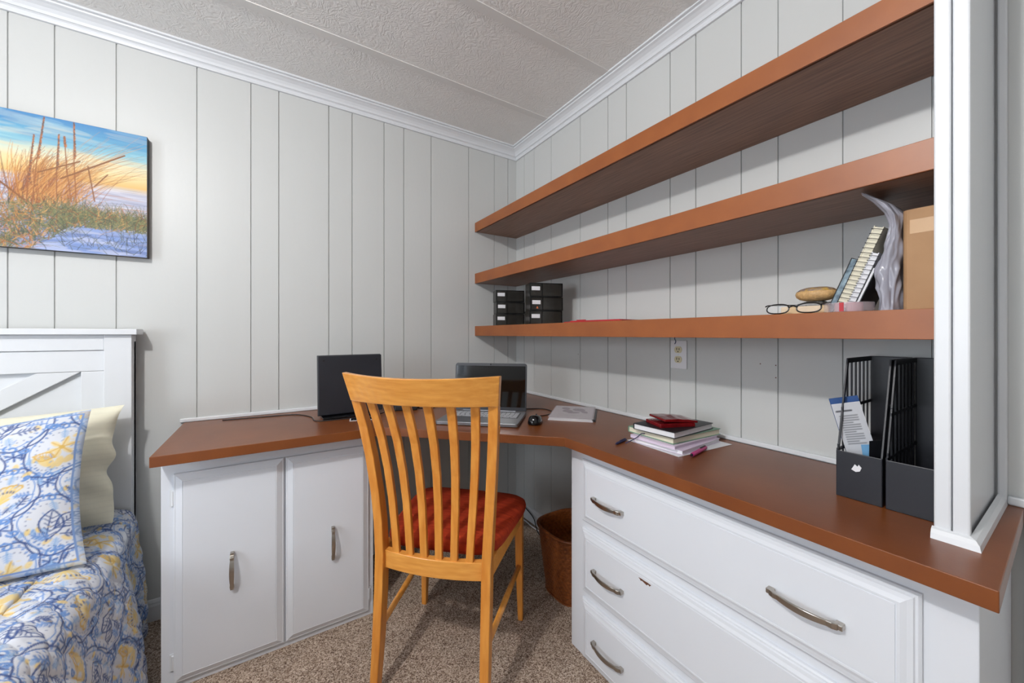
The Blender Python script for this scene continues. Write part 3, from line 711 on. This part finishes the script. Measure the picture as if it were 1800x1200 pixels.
# ------------------------------------------------------------------ monitor, cables, small things on the desk
t = thing('monitor', 'black flat monitor standing upright with its back to the camera, left on the desk', 'monitor', (-1.095, -.245, DT), math.radians(2))
tilt = Matrix.Rotation(math.radians(-5), 4, 'X')
m = MB().box(-.143, .143, -.008, .012, .012, .285).xf(tilt)
bdy = m.build('back_shell', M['charcoal'], t, bevel=.004)
MB().box(-.143, .143, .0125, .018, .010, .288).xf(tilt).build('bezel', M['black'], t, bevel=.002)
v = MB()
for r_ in range(6):
    for c_ in range(5): v.lathe([(.0022, 0), (.0022, .0006)], 6, (0, 0)).v[-12:] = [(x - .108 + c_ * .006 + (r_ % 2) * .003, -.0083 - z, .185 + r_ * .0065 + y) for x, y, z in v.v[-12:]]
v.xf(tilt).build('vent', M['slot'], bdy)
for sx in (-.118, .118):
    s = MB().lathe([(.005, 0), (.005, .001)], 10); s.v = [(x + sx, -.0082 - z, .262 + y) for x, y, z in s.v]; s.xf(tilt).build('screw', M['slot'], bdy)
s = MB().box(.020, .058, -.0095, -.0083, .040, .078)
for k in range(6): s.box(.024, .054 - .004 * (k % 3), -.0099, -.0094, .044 + k * .0055, .0462 + k * .0055, 1)
s.xf(tilt).build('rating_label', [M['blue'], M['white']], bdy, label='small blue and white label')
MB().box(-.13, .10, -.055, .045, 0, .010).build('foot', M['black_gloss'], t, bevel=.003)

def cable(label, pts, r=.0022, m='black', grp=None):
    P = [Vector(p) for p in pts]; out = []
    for i in range(len(P) - 1):
        p0, p1, p2, p3 = P[max(i - 1, 0)], P[i], P[i + 1], P[min(i + 2, len(P) - 1)]
        for k in range(8):
            t_ = k / 8; out.append(.5 * ((2 * p1) + (-p0 + p2) * t_ + (2 * p0 - 5 * p1 + 4 * p2 - p3) * t_ ** 2 + (-p0 + 3 * p1 - 3 * p2 + p3) * t_ ** 3))
    out.append(P[-1]); o = MB().tube(out, r, 8).build('cable', M[m], None, smooth=True)
    return tag(o, label, 'cable', grp)
zc = DT + .0024
cable('thin black cable running along the wall to the foot of the black monitor', [(-1.60, -.06, zc), (-1.45, -.075, zc), (-1.32, -.10, zc), (-1.262, -.20, zc), (-1.25, -.30, zc), (-1.16, -.322, zc), (-1.08, -.322, zc), (-.97, -.29, zc), (-.93, -.22, zc)])
cable('black cable curving from the power brick to the back of the laptop', [(-.78, -.245, zc), (-.72, -.30, zc), (-.66, -.26, zc), (-.58, -.29, zc), (-.545, -.36, zc + .002)])
cable('black cable looping out on the desk beside the mouse', [(-.352, -.575, zc + .004), (-.31, -.58, zc), (-.245, -.62, zc), (-.245, -.70, zc), (-.32, -.75, zc), (-.39, -.732, zc)])
t = thing('power_adapter', 'black power brick lying on the desk between monitor and laptop', 'adapter', (-.84, -.26, DT), math.radians(-20))
MB().box(-.055, .055, -.026, .026, 0, .028).build('brick', M['black'], t, bevel=.006, seg=3)
MB().box(-.06, -.0555, -.010, .010, .006, .020).build('socket', M['slot'], t)
MB().box(.0555, .066, -.007, .007, .007, .019).build('strain_relief', M['black_gloss'], t)
MB().box(.012, .04, -.016, .016, .0283, .0288).build('label_plate', M['white'], t)
t = thing('card', 'small dark card with a white border lying flat beside the monitor foot', 'card', (-1.065, -.355, DT), math.radians(-12))
MB().box(-.055, .055, -.032, .032, 0, .0015).build('border', M['white'], t)
m = MB().box(-.051, .051, -.028, .028, .0016, .002)
for k in range(8): m.box(-.04 + .011 * k, -.036 + .011 * k, -.02 + .004 * (k % 4), .0 + .004 * (k % 3), .002, .0023, 1)
m.build('picture', [M['black_gloss'], M['nickel']], t)

# laptop
t = thing('laptop', 'open silver laptop with a dark screen on the diagonal corner of the desk', 'laptop', (-.614, -.664, DT), math.radians(-42.5))
W2 = .179; D2 = .25
m = MB().prism([(-W2 + .01, -.125), (W2 - .01, -.125), (W2 - .003, -.122), (W2, -.115), (W2, .125), (-W2, .125), (-W2, -.115), (-W2 + .003, -.122)], .002, .0155)
m.build('base', M['silver'], t, bevel=.0015)
MB().box(-W2 + .018, W2 - .018, -.018, .092, .0156, .0159).build('keyboard_well', M['charcoal'], t)
keys = MB()
rows = [(.083, 15, .6), (.066, 15, 1), (.048, 15, 1), (.030, 14, 1), (.012, 13, 1), (-.006, 10, 1)]
for y, n_, hh in rows:
    wk = (2 * W2 - .044) / n_
    for i in range(n_):
        if n_ == 10:
            if 3 <= i <= 4: continue
            x0 = -W2 + .022 + i * wk; x1 = x0 + wk * (3 if i == 2 else 1) - .0028
        else: x0 = -W2 + .022 + i * wk; x1 = x0 + wk - .0028
        keys.box(x0, x1, y - .0072 * hh, y + .0072 * hh, .0159, .0175)
keys.build('keys', M['key'], t, bevel=.0005, seg=1)
MB().box(-.055, .055, -.105, -.036, .0156, .0158).build('touchpad', M['silver'], t)
MB().box(-.13, .13, .117, .125, .0156, .019).build('hinge_bar', M['silver'], t, bevel=.001)
lid_T = Matrix.Translation((0, .128, .012)) @ Matrix.Rotation(math.radians(-7), 4, 'X')
lidm = MB(); rr = .012; pts = []
for cx_, cz_, a0 in ((W2 - rr, .232 - rr, 0), (-W2 + rr, .232 - rr, 90)):
    for k in range(5): a = math.radians(a0 + 22.5 * k); pts.append((cx_ + rr * math.cos(a), cz_ + rr * math.sin(a)))
pts += [(-W2, .004), (W2, .004)]
lidm.prism(pts, 0, .007, 0, 'y').xf(lid_T); lid = lidm.build('lid', M['charcoal'], t, bevel=.001)
MB().box(-W2 + .007, W2 - .007, -.0009, -.0003, .022, .219).xf(lid_T).build('screen', M['screen'], lid)
MB().box(-.003, .003, -.001, -.0002, .2235, .2285).xf(lid_T).build('webcam', M['black_gloss'], lid)
# mouse
t = thing('computer_mouse', 'black computer mouse to the right of the laptop', 'mouse', (-.452, -.842, DT), math.radians(-45))
def mouse_shell(s0, s1, scale=1.0):
    n_ = 28; rings = []
    for k in range(13):
        f = k / 12; z = .034 * math.sin(f * math.pi / 2); s_ = math.cos(f * math.pi / 2) ** .55 if f < 1 else .02
        r = []
        for j in range(n_):
            a = 2 * math.pi * j / n_; c_, s2 = math.cos(a), math.sin(a)
            r.append((math.copysign(abs(c_) ** .75, c_) * .031 * s_ * scale, math.copysign(abs(s2) ** .8, s2) * .052 * s_ - .004 * f, max(0.001, z * (1 - .25 * s2 * s_)) + .001))
        rings.append(r)
    return MB().loops(rings)
mouse_shell(0, 1).build('shell', M['black_gloss'], t, smooth=True)
wl = MB().lathe([(.002, -.003), (.008, -.0025), (.008, .0025), (.002, .003)], 16); wl.v = [(z, x + .028, y + .026) for x, y, z in wl.v]; wl.build('scroll_wheel', M['charcoal'], t, smooth=False)
# booklet of sheets behind the mouse
def printed(name, w_, h_, fn, parent, z, T=None, m='print_attr'):
    xs = np.arange(0, w_ + .001, .0016); ys = np.arange(0, h_ + .001, .0016); R = Ras(xs, ys, (228, 229, 233)); R.px = .0016; fn(R, w_, h_)
    X, Y = np.meshgrid(xs, ys); P = np.stack([X - w_ / 2, Y - h_ / 2, np.full_like(X, z)], -1)
    if T is not None:
        P4 = np.concatenate([P, np.ones(P.shape[:2] + (1,))], -1) @ np.array(T).T; P = P4[..., :3]
    return grid_mesh(name, P, M[m], parent, col=R.c)
t = thing('document_stack', 'stack of printed sheets in a clear sleeve lying between mouse and right wall', 'papers', (-.200, -.800, DT), math.radians(-47))
for k in range(4):
    MB().box(-.098 + .002 * k, .100 - .0015 * k, -.142 + .002 * (k % 2), .138, .0031 * k, .0031 * k + .0024).build('sheet', M['white'], t)
def pr1(R, w_, h_):
    for (x, y, rx, ry) in ((.07, .15, .025, .03), (.12, .19, .03, .035), (.10, .12, .03, .02), (.055, .21, .02, .03), (.15, .14, .015, .03)): R.ell(x, y, rx, ry, .3, (120, 122, 130), .8)
    for k in range(10): R.line([(.03, .03 + k * .006), (.03 + rng.uniform(.08, .13), .03 + k * .006)], .0018, (168, 170, 176), .7)
    R.line([(.06, .2), (.1, .22), (.14, .2), (.12, .16)], .003, (110, 112, 118), .6)
printed('printed_cover', .190, .272, pr1, t, .0128)
MB().box(-.099, .103, -.144, .140, .0133, .0137).build('clear_sleeve', M['clear'], t)
MB().box(.1035, .110, -.135, .120, 0, .010).build('spine_strip', M['charcoal'], t, label='dark spine strip')

# papers, notebooks, wallet and pens
def flat_book(name, label, cat, cx, cy, z, w_, l_, th, rz, cover, pages, ct=.0022, group=None, wrap=True):
    t = thing(name, label, cat, (cx, cy, z), math.radians(rz), group)
    MB().box(-w_ / 2 + .003, w_ / 2 - .003, -l_ / 2 + .003, l_ / 2 - .002, ct, th - ct).build('pages', M[pages], t)
    MB().box(-w_ / 2, w_ / 2, -l_ / 2, l_ / 2, th - ct, th).build('cover', M[cover], t, bevel=.0006)
    MB().box(-w_ / 2, w_ / 2, -l_ / 2, l_ / 2, 0, ct).build('cover', M[cover], t, bevel=.0006)
    if wrap: MB().box(-w_ / 2, w_ / 2, l_ / 2 - .0018, l_ / 2 + .0008, ct, th - ct).build('spine', M[cover], t)
    return t
def pr2(R, w_, h_):
    for k in range(7): R.line([(.02 + rng.uniform(0, .01), .03 + k * .009), (.05 + rng.uniform(.02, .06), .034 + k * .009)], .002, (150, 140, 176), .6)
    R.line([(.02, .02), (.04, .05), (.06, .02), (.08, .06)], .0022, (140, 128, 170), .6)
o = printed('paper_sheet', .28, .216, pr2, None, 0, Matrix.Translation((-.195, -1.352, DT + .0012)) @ Matrix.Rotation(math.radians(176), 4, 'Z')); o.modifiers.new('s', 'SOLIDIFY').thickness = .0006
tag(o, 'white sheet with faint handwriting lying flat under the notebook stack', 'paper')
z = DT + .0022
flat_book('notebook', 'white-paged lilac-covered notebook at the bottom of the desk stack', 'notebook', -.200, -1.350, z, .25, .180, .013, 4, 'lilac', 'white', .0012, 'notebooks stacked on the desk'); z += .0134
flat_book('notebook', 'lilac pink exercise notebook second from the bottom of the desk stack', 'notebook', -.207, -1.343, z, .25, .176, .012, 0, 'lilac', 'lilac', .0012, 'notebooks stacked on the desk'); z += .0124
t = flat_book('notebook', 'sage green hardcover notebook with cream pages under the black notebook', 'notebook', -.190, -1.330, z, .255, .190, .021, -3, 'green', 'cream_paper', .0024, 'notebooks stacked on the desk'); z += .0214
MB().tube([(-.127, .02, .010), (-.135, .03, .008), (-.15, .035, -.004), (-.165, .05, -.018), (-.185, .055, -.0245)], .0016, 6).build('ribbon', M['navy'], t, smooth=True, label='navy ribbon bookmark')
flat_book('notebook', 'black notebook on top of the desk stack under the red wallet', 'notebook', -.215, -1.345, z, .235, .158, .021, 2, 'black', 'white', .0022, 'notebooks stacked on the desk'); z += .0204
t = thing('wallet', 'red patent leather wallet lying on the black notebook', 'wallet', (-.235, -1.350, z), math.radians(-22))
def wal(x0, x1, y0, y1, z0, z1, bulge):
    n_ = 12; rings = []
    for k in range(n_ + 1):
        u = k / n_; x = x0 + (x1 - x0) * u; h_ = bulge * math.sin(math.pi * u) * (1 + .2 * math.sin(u * 19))
        rings.append([(x, y0, z0), (x, y0, z1 + h_ * .4), (x, (y0 + y1) / 2, z1 + h_), (x, y1, z1 + h_ * .3), (x, y1, z0)])
    return MB().loops(rings)
wal(-.070, .060, -.048, .046, 0, .012, .004).build('lower_flap', M['red_leather'], t, bevel=.002)
wal(-.055, .070, -.046, .052, .0165, .024, .007).xf(Matrix.Rotation(math.radians(4), 4, 'Y')).build('upper_flap', M['red_leather'], t, bevel=.002)
MB().box(.058, .064, -.03, .0, .0062, .0125).build('clasp', M['nickel'], t, bevel=.001)
def pen(name, label, a, b, r, body, tip):
    a = Vector(a); b = Vector(b); dr = b - a; L_ = dr.length
    t = thing(name, label, 'pen', a, 0); t.rotation_euler = dr.to_track_quat('Z', 'Y').to_euler()
    MB().lathe([(r * .9, .012), (r, .016), (r, L_ - .012), (r * .8, L_)], 14).build('barrel', M[body], t, smooth=False, bevel=.0004)
    MB().lathe([(r * .25, 0), (r * .75, .0115)], 14).build('tip', M[tip], t)
    MB().box(-r * .35, r * .35, r, r + .002, L_ - .045, L_ - .006).build('clip', M[tip], t)
pen('marker_pen', 'bright magenta pen lying on the paper sheet beside the notebooks', (-.318, -1.474, DT + .0075), (-.195, -1.452, DT + .0075), .0062, 'magenta', 'charcoal')
pen('ballpoint_pen', 'dark navy pen lying on the desk left of the notebook stack', (-.412, -1.256, DT + .0045), (-.335, -1.236, DT + .0045), .0042, 'navy', 'navy')

# ------------------------------------------------------------------ magazine files
def magfile(label, y0, y1):
    t = thing('magazine_file', label, 'magazine file', (-.145, (y0 + y1) / 2, DT), 0, 'black magazine files')
    hw = (y1 - y0) / 2; f, bk = -.128, .125; H_ = .325; lip = .108; th = .003
    MB().box(f, f + th, -hw, hw, 0, lip).build('front_panel', M['charcoal'], t, bevel=.0015)
    MB().box(bk - th, bk, -hw, hw, 0, H_).build('back_panel', M['charcoal'], t, bevel=.0015)
    MB().box(f + th, bk - th, -hw, hw, 0, th).build('bottom_panel', M['charcoal'], t)
    out = [(f + th, th), (bk - th, th), (bk - th, H_), (-.058, H_), (f + th, lip)]
    MB().prism([(x, z_) for x, z_ in out], -hw, -hw + th, 0, 'y').build('side_panel', M['charcoal'], t)
    s = MB(); y_a, y_b = hw - th, hw   # slotted side
    def topz(x): return H_ if x > -.058 else lip + (x - f - th) / (-.058 - f - th) * (H_ - lip)
    s.box(f + th, bk - th, y_a, y_b, th, .035)
    s.box(f + th, bk - th, y_a, y_b, .105, .112); s.box(-.095, bk - th, y_a, y_b, .20, .207); s.box(-.058, bk - th, y_a, y_b, H_ - .012, H_)
    s.prism([(f + th, lip - .012), (f + th + .008, lip - .012), (-.050, H_ - .008), (-.058, H_)], y_a, y_b, 0, 'y')
    x = f + .008
    while x < bk - .006:
        s.box(x, x + .004, y_a, y_b, .03, topz(x) - .003); x += .030
    s.build('slotted_side', M['charcoal'], t); return t
a = magfile('black plastic magazine file holding leaflets, with a pale sticker remnant on its front', -1.899, -1.818)
st = MB()
st.prism([(-.012, .070), (-.004, .066), (.003, .069), (.006, .078), (.001, .084), (-.001, .079), (-.006, .083), (-.009, .076)], -.1292, -.1281, 0, 'x'); st.v = [(x, -y, z_) for x, y, z_ in st.v]
st.build('sticker_remnant', M['white'], a, label='torn white sticker remnant')
magfile('empty black plastic magazine file next to the white end panel', -1.985, -1.904)
def pr3(R, w_, h_):
    for k in range(13): R.c[:] = lin((196, 198, 204)) if k == 0 else R.c; R.line([(.008, h_ - .03 - k * .0055), (w_ - .012 - .012 * (k % 4 == 3), h_ - .03 - k * .0055)], .0024, (84, 86, 94), .85)
    R.ell(.02, .045, .012, .018, .2, (48, 50, 58)); R.ell(.045, .05, .012, .012, .2, (120, 122, 130)); R.ell(.038, .022, .009, .012, 0, (60, 62, 70))
    R.line([(.005, h_ - .018), (w_ - .02, h_ - .018)], .004, (60, 62, 70)); R.line([(.05, .012), (w_ - .004, .012)], .016, (70, 140, 190), .9)
def upright(name, label, cat, c, w_, h_, th, yaw, roll, pitch, m, fn=None):
    t = thing(name, label, cat, c); t.rotation_euler = (0, 0, 0)
    T = Matrix.Rotation(math.radians(yaw), 4, 'Z') @ Matrix.Rotation(math.radians(roll), 4, 'Y') @ Matrix.Rotation(math.radians(pitch), 4, 'X')
    MB().box(-w_ / 2, w_ / 2, 0, th, 0, h_).xf(T).build('pages', M[m], t)
    if fn: printed('printed_page', w_ - .001, h_ - .001, fn, t, 0, T @ Matrix.Translation((0, -.0006, h_ / 2)) @ Matrix.Rotation(math.pi / 2, 4, 'X'))
    return t
upright('leaflet', 'grey newsprint leaflet with printed text leaning in the left magazine file', 'leaflet', (-.222, -1.874, .762), .054, .206, .004, -65, -14, -4, 'white', pr3)
upright('booklet', 'blue booklet standing behind the newsprint leaflet in the magazine file', 'booklet', (-.205, -1.868, .762), .056, .218, .005, -65, -14, -4, 'blue', None)
upright('business_card', 'small black card sticking up in the left magazine file', 'card', (-.228, -1.880, .79), .036, .098, .0015, -35, -6, 8, 'black')
upright('postcard', 'narrow pale blue card tucked beside the black card in the magazine file', 'card', (-.238, -1.873, .79), .016, .085, .0012, -60, -9, 6, 'paleblue')

# ------------------------------------------------------------------ outlet
t = thing('wall_outlet', 'white duplex wall outlet plate below the lowest shelf', 'outlet', (-.001, -1.2265, 1.046))
MB().box(-.006, 0, -.036, .036, -.058, .058).build('plate', M['white'], t, bevel=.002)
for zz in (.020, -.020):
    oc = MB(); pts = [(.0165 * math.cos(a) if abs(math.cos(a)) < .999 else .0165 * math.cos(a), max(-.0135, min(.0135, .0165 * math.sin(a))) + zz) for a in [2 * math.pi * k / 24 for k in range(24)]]
    oc.prism(pts, -.0085, -.0062, 0, 'x'); r_ = oc.build('receptacle', M['outlet'], t)
    s = MB().box(-.0092, -.0086, .004, .0065, zz - .002, zz + .008).box(-.0092, -.0086, -.0065, -.004, zz - .002, zz + .007).box(-.0092, -.0086, -.0025, .0025, zz - .010, zz - .006)
    s.build('slot', M['slot'], r_)
s = MB().lathe([(.0028, 0), (.0022, .0012)], 10); s.v = [(-.0063 - z_, x, y) for x, y, z_ in s.v]; s.build('screw', M['white'], t)
tag(MB().tube([(-.250, -1.374, 1.1185), (-.251, -1.375, 1.112), (-.249, -1.378, 1.106), (-.2505, -1.377, 1.100), (-.2505, -1.3745, 1.096)], .0016, 6).build('thread', M['navy'], None, smooth=True), 'short navy thread hanging from the underside of the lowest shelf', 'thread')

# ------------------------------------------------------------------ things on the lowest shelf
S = 1.1812
def tray(label, A, z, rz, h_=.068, w_=.16, grp='smoky drawer units on the lowest shelf', orange=False, xo=0):
    th_ = math.radians(rz); hw = w_ / 2; org = (A[0] + hw * math.sin(th_) + .055 * math.cos(th_), A[1] - hw * math.cos(th_) + .055 * math.sin(th_))
    t = thing('desk_drawer', label, 'drawer unit', (org[0], org[1], z), th_, grp)
    x0, x1 = -.05, .05; hw = w_ / 2; th = .003
    s = MB().box(x0 + .004, x1, -hw, -hw + th, 0, h_).box(x0 + .004, x1, hw - th, hw, 0, h_).box(x1 - th, x1, -hw, hw, 0, h_).box(x0 + .004, x1, -hw, hw, 0, th).box(x0 + .004, x1, -hw, hw, h_ - th, h_)
    s.build('case', M['smoke'], t)
    s = MB().box(x0, x0 + .004, -hw, hw, 0, .004).box(x0, x0 + .004, -hw, hw, h_ - .004, h_).box(x0, x0 + .004, -hw, -hw + .006, .004, h_ - .004).box(x0, x0 + .004, hw - .006, hw, .004, h_ - .004).box(x0, x0 + .004, hw * .22, hw * .22 + .004, .004, h_ - .004)
    fr = s.build('front_frame', M['black_gloss'], t)
    f = MB().box(x0 + .001, x0 + .003, -hw + .006, hw - .006, .004, h_ - .004)
    for k in range(9): f.box(x0 - .0004, x0 + .001, -hw * .85 + k * .0085, -hw * .85 + .0025 + k * .0085, .022, h_ - .008)
    f.build('drawer_front', M['smoke'], t)
    MB().box(x0 - .002, x0, hw * .38, hw * .38 + .044, .032, .052).build('name_plate', M['nickel'] if False else M['white'], t, label='pale paper name plate')
    if orange:
        s = MB().prism([(hw * .5, .010), (hw * .5 + .012, .010), (hw * .5 + .010, .016), (hw * .5 + .006, .022), (hw * .5 + .003, .016)], x0 - .0015, x0 - .0004, 0, 'x'); s.build('sticker', mat('orange_sticker', (220, 120, 70), .5), t, label='small orange sticker')
    return t
nmz = ['bottom', 'middle', 'top']
for k in range(3):
    tray('smoky black desktop drawer, %s of the left stack of three on the lowest shelf' % nmz[k], (-.302 + .003 * (k == 1), -.245), S + .0705 * k, 70, w_=.172)
for k in range(3):
    tray('smoky black desktop drawer, %s of the right stack of three on the lowest shelf' % nmz[k], (-.300 + .004 * (k == 1), -.585), S + .0715 * k, 70 - 2 * (k == 2), h_=.070, w_=.178, orange=(k == 1))
t = thing('folder', 'thin bright red folder lying flat on the lowest shelf beside the drawer stacks', 'folder', (-.205, -1.02, S), math.radians(4))
MB().box(-.10, .10, -.155, .155, 0, .003).build('cover', M['red'], t); MB().box(-.098, .09, -.145, .12, .0031, .0065).build('cover', M['red'], t)
MB().box(-.10, -.096, .03, .08, .0066, .010).build('tab', M['red'], t)

# eyeglasses
t = thing('eyeglasses', 'black-rimmed eyeglasses standing on the front of the lowest shelf', 'glasses', (-.292, -1.735, S))
def lens_pts(yc, n_=28):
    return [(0, yc + .0255 * math.copysign(abs(math.cos(a)) ** .8, math.cos(a)), .0150 + .0125 * math.copysign(abs(math.sin(a)) ** .8, math.sin(a))) for a in [2 * math.pi * k / n_ for k in range(n_)]]
lean = Matrix.Rotation(math.radians(14), 4, 'Y')
for yc in (.034, -.034):
    fr = MB().tube(lens_pts(yc), .0017, 6, closed=True).xf(lean).build('rim', M['black_gloss'], t, smooth=True)
    MB().prism([(y, z_) for x, y, z_ in lens_pts(yc)], -.0004, .0004, 0, 'x').xf(lean).build('lens', M['lens'], t)
MB().tube([(0, .010, .018), (-.002, 0, .021), (0, -.010, .018)], .0018, 6).xf(lean).build('bridge', M['black_gloss'], t, smooth=True)
MB().tube([(0, .061, .022), (.02, .064, .026), (.10, .020, .028), (.125, .0, .027)], .0016, 6).build('temple', M['black_gloss'], t, smooth=True)
MB().tube([(0, -.061, .022), (.02, -.064, .026), (.10, -.030, .031), (.125, -.01, .030)], .0016, 6).build('temple', M['black_gloss'], t, smooth=True)
tag(MB().box(-.245, -.155, -1.795, -1.690, S, S + .022).build('card_box', M['beige'], None, bevel=.003), 'shallow beige card box behind the black-rimmed eyeglasses', 'box')
m = MB(); n_ = 10
P = np.zeros((12, 14, 3))
for i in range(12):
    for j in range(14):
        P[i, j] = (-.245 + .075 * i / 11, -1.800 + .085 * j / 13, S + .0235 + .009 * abs(math.sin(math.pi * i / 11)) ** .5 * abs(math.sin(math.pi * j / 13)) ** .5 * (1 + .5 * math.sin(i * 2.3 + j * 1.7)))
tag(grid_mesh('foil_packet', P, M['foil'], None), 'crumpled silver foil packet on top of the beige card box', 'packet')
# beaded pouch
t = thing('coin_purse', 'small oval beaded purse with a colourful top resting on the foil packet', 'purse', (-.205, -1.757, S + .035), math.radians(0)); t.scale = (1.05, 1.05, 1.35)
rings = []
for k in range(9):
    f = -math.pi / 2 + math.pi * k / 8; rings.append([(.032 * math.cos(f) ** .7 * math.cos(a) if math.cos(f) > 1e-6 else 0.0005 * math.cos(a), .044 * (max(math.cos(f), 1e-4)) ** .7 * math.sin(a), .014 + .014 * math.sin(f)) for a in [2 * math.pi * q / 28 for q in range(28)]])
MB().loops(rings[:6]).build('beaded_body', M['bead'], t, smooth=True)
mm = mat('multicolour_beads', (200, 160, 60), .5, rgb2=(60, 70, 120), noise_scale=70, bump=.8, bump_scale=300)
MB().loops(rings[5:]).build('patterned_top', mm, t, smooth=True)
# leaning notebooks; fore-edges to the room, leaning right
def leaner(name, label, yb, th, h_, dpt, ang, cover, pages, spiral=False, x0=-.235, strap=False):
    t = thing(name, label, 'notebook', (x0, yb, S + .0005), 0, 'notebooks leaning on the lowest shelf'); t.rotation_euler = (math.radians(ang), 0, 0)
    c_ = .0018; MB().box(.001, dpt - .001, -th + c_, -c_, .002, h_ - .002).build('pages', M[pages], t)
    MB().box(0, dpt, -c_, 0, 0, h_).build('cover', M[cover], t); MB().box(0, dpt, -th, -th + c_, 0, h_).build('cover', M[cover], t)
    if spiral:
        s = MB(); n_ = int(h_ / .011)
        for k in range(n_):
            zz = .008 + k * .011; s.tube([(.004 + .006 * math.cos(a) - .004, -th / 2 + (th / 2 + .002) * math.sin(a), zz + .003 * a / 6.28) for a in [math.pi * q / 5 for q in range(11)]], .0007, 5)
        s.build('spiral_binding', M['charcoal'], t)
    if strap: MB().tube([(.06, .0005, h_ - .006), (.055, .006, h_ * .75), (.05, .012, h_ * .55), (.05, .008, h_ * .35), (.05, .001, h_ * .28)], .0014, 6).build('elastic_strap', M['slot'], t, smooth=True)
leaner('notebook', 'dark notebook with mottled blue page edge and elastic strap, leftmost of the leaning notebooks', -1.785, .014, .142, .10, 21, 'slot', 'edge', strap=True)
leaner('notebook', 'tall cream spiral notebook leaning in the middle of the leaning group', -1.800, .018, .214, .10, 21, 'cream_paper', 'cream_paper', True)
leaner('notebook', 'white spiral notebook with ruled edge leaning right of the cream one', -1.8195, .013, .150, .11, 21, 'white', 'white', True)
leaner('notebook', 'thin black-covered notebook leaning against the plastic bag', -1.834, .008, .112, .12, 21, 'black', 'white')
# tape roll
t = thing('tape_roll', 'flat round roll of clear tape on the lowest shelf in front of the notebooks', 'tape', (-.268, -1.840, S))
m = MB(); prof_ = [(.026, 0), (.044, 0), (.045, .002), (.045, .020), (.044, .022), (.026, .022)]
m.lathe(prof_ + [prof_[0]], 40, cap=False); m.build('tape', M['clear'], t, smooth=False)
m = MB().lathe([(.022, 0), (.0255, 0), (.0255, .022), (.022, .022), (.022, 0)], 32, cap=False); m.build('core', mat('pink_core', (190, 120, 130), .5), t)
MB().box(-.0462, -.0455, -.004, .004, .001, .021).build('label_strip', M['red'], t)
# plastic bag
def bag():
    n1, n2 = 90, 90; P = np.zeros((n2, n1, 3))
    for j in range(n2):
        v = j / (n2 - 1); z = S + .001 + .268 * v
        yl = float(np.interp(v, [0, .2, .38, .6, .72, .82, .92, 1], [-1.884, -1.880, -1.878, -1.896, -1.902, -1.896, -1.880, -1.862]))
        yr = float(np.interp(v, [0, .5, .78, .88, 1], [-1.9255, -1.9262, -1.9262, -1.912, -1.872]))
        dp = .072 - .010 * math.sin(math.pi * v) + .01 * max(0, v - .75); cx = -.200 - .02 * max(0, v - .7)
        for i in range(n1):
            a = 2 * math.pi * i / (n1 - 1)
            f = .5 * noise.noise(Vector((math.cos(a) * 2.4, math.sin(a) * 2.4, v * 5))) - .5 * abs(noise.noise(Vector((math.cos(a) * 3 + 5, math.sin(a) * 3, v * 6 + 3)))) 
            wd = (yl - yr) / 2 * (1 + .8 * f)
            P[j, i] = (cx + dp * (1 + .25 * f) * math.cos(a), (yl + yr) / 2 + wd * math.copysign(abs(math.sin(a)) ** .7, math.sin(a)), min(z, 1.4515))
    P[..., 1] = np.maximum(P[..., 1], -1.9262)
    return P
tag(grid_mesh('plastic_bag', bag(), M['bag'], None), 'crumpled grey translucent plastic bag standing beside the cardboard box', 'bag')
# cardboard box
t = thing('cardboard_box', 'plain brown cardboard box with rounded edges at the right end of the lowest shelf', 'box', (-.14, -1.9555, S))
rb = .012; pts = []
for cx_, cy_, a0 in ((.11 - rb, .0305 - rb, 0), (-.11 + rb, .0305 - rb, 90), (-.11 + rb, -.0305 + rb, 180), (.11 - rb, -.0305 + rb, 270)):
    for k in range(5): a = math.radians(a0 + 22.5 * k); pts.append((cx_ + rb * math.cos(a), cy_ + rb * math.sin(a)))
MB().prism(pts, 0, .218).build('carton', M['kraft'], t)
MB().box(-.1104, -.1100, -.020, .018, .165, .195).build('tape_strip', mat('brown_tape', (196, 158, 116), .25), t, label='shiny tape strip')

# ------------------------------------------------------------------ cords on the carpet by the basket
zf = FL + .004
cable('white cord lying on the carpet along the foot of the right wall', [(-.30, -.030, zf), (-.12, -.045, zf), (-.05, -.09, zf), (-.035, -.16, zf), (-.040, -.25, zf), (-.030, -.40, zf), (-.035, -.60, zf)], .0035, 'white')
cable('black cord running down the right wall to the carpet near the corner', [(-.016, -.03, .035), (-.020, -.06, .028), (-.022, -.09, .018), (-.024, -.15, .0), (-.026, -.24, -.03), (-.055, -.33, zf), (-.06, -.46, zf)], .003, 'black')

# ------------------------------------------------------------------ ceiling lamp (behind the camera)
t = thing('ceiling_light', 'small frosted ceiling light fixture behind the camera', 'light', (LAMP[0], LAMP[1], CE - .001))
MB().lathe([(.02, 0), (.085, 0), (.085, -.018), (.02, -.024)], 32).build('canopy', M['trim'], t, smooth=False)
MB().lathe([(.018, -.024), (.018, -.036), (.010, -.038)], 16).build('socket', M['trim'], t)
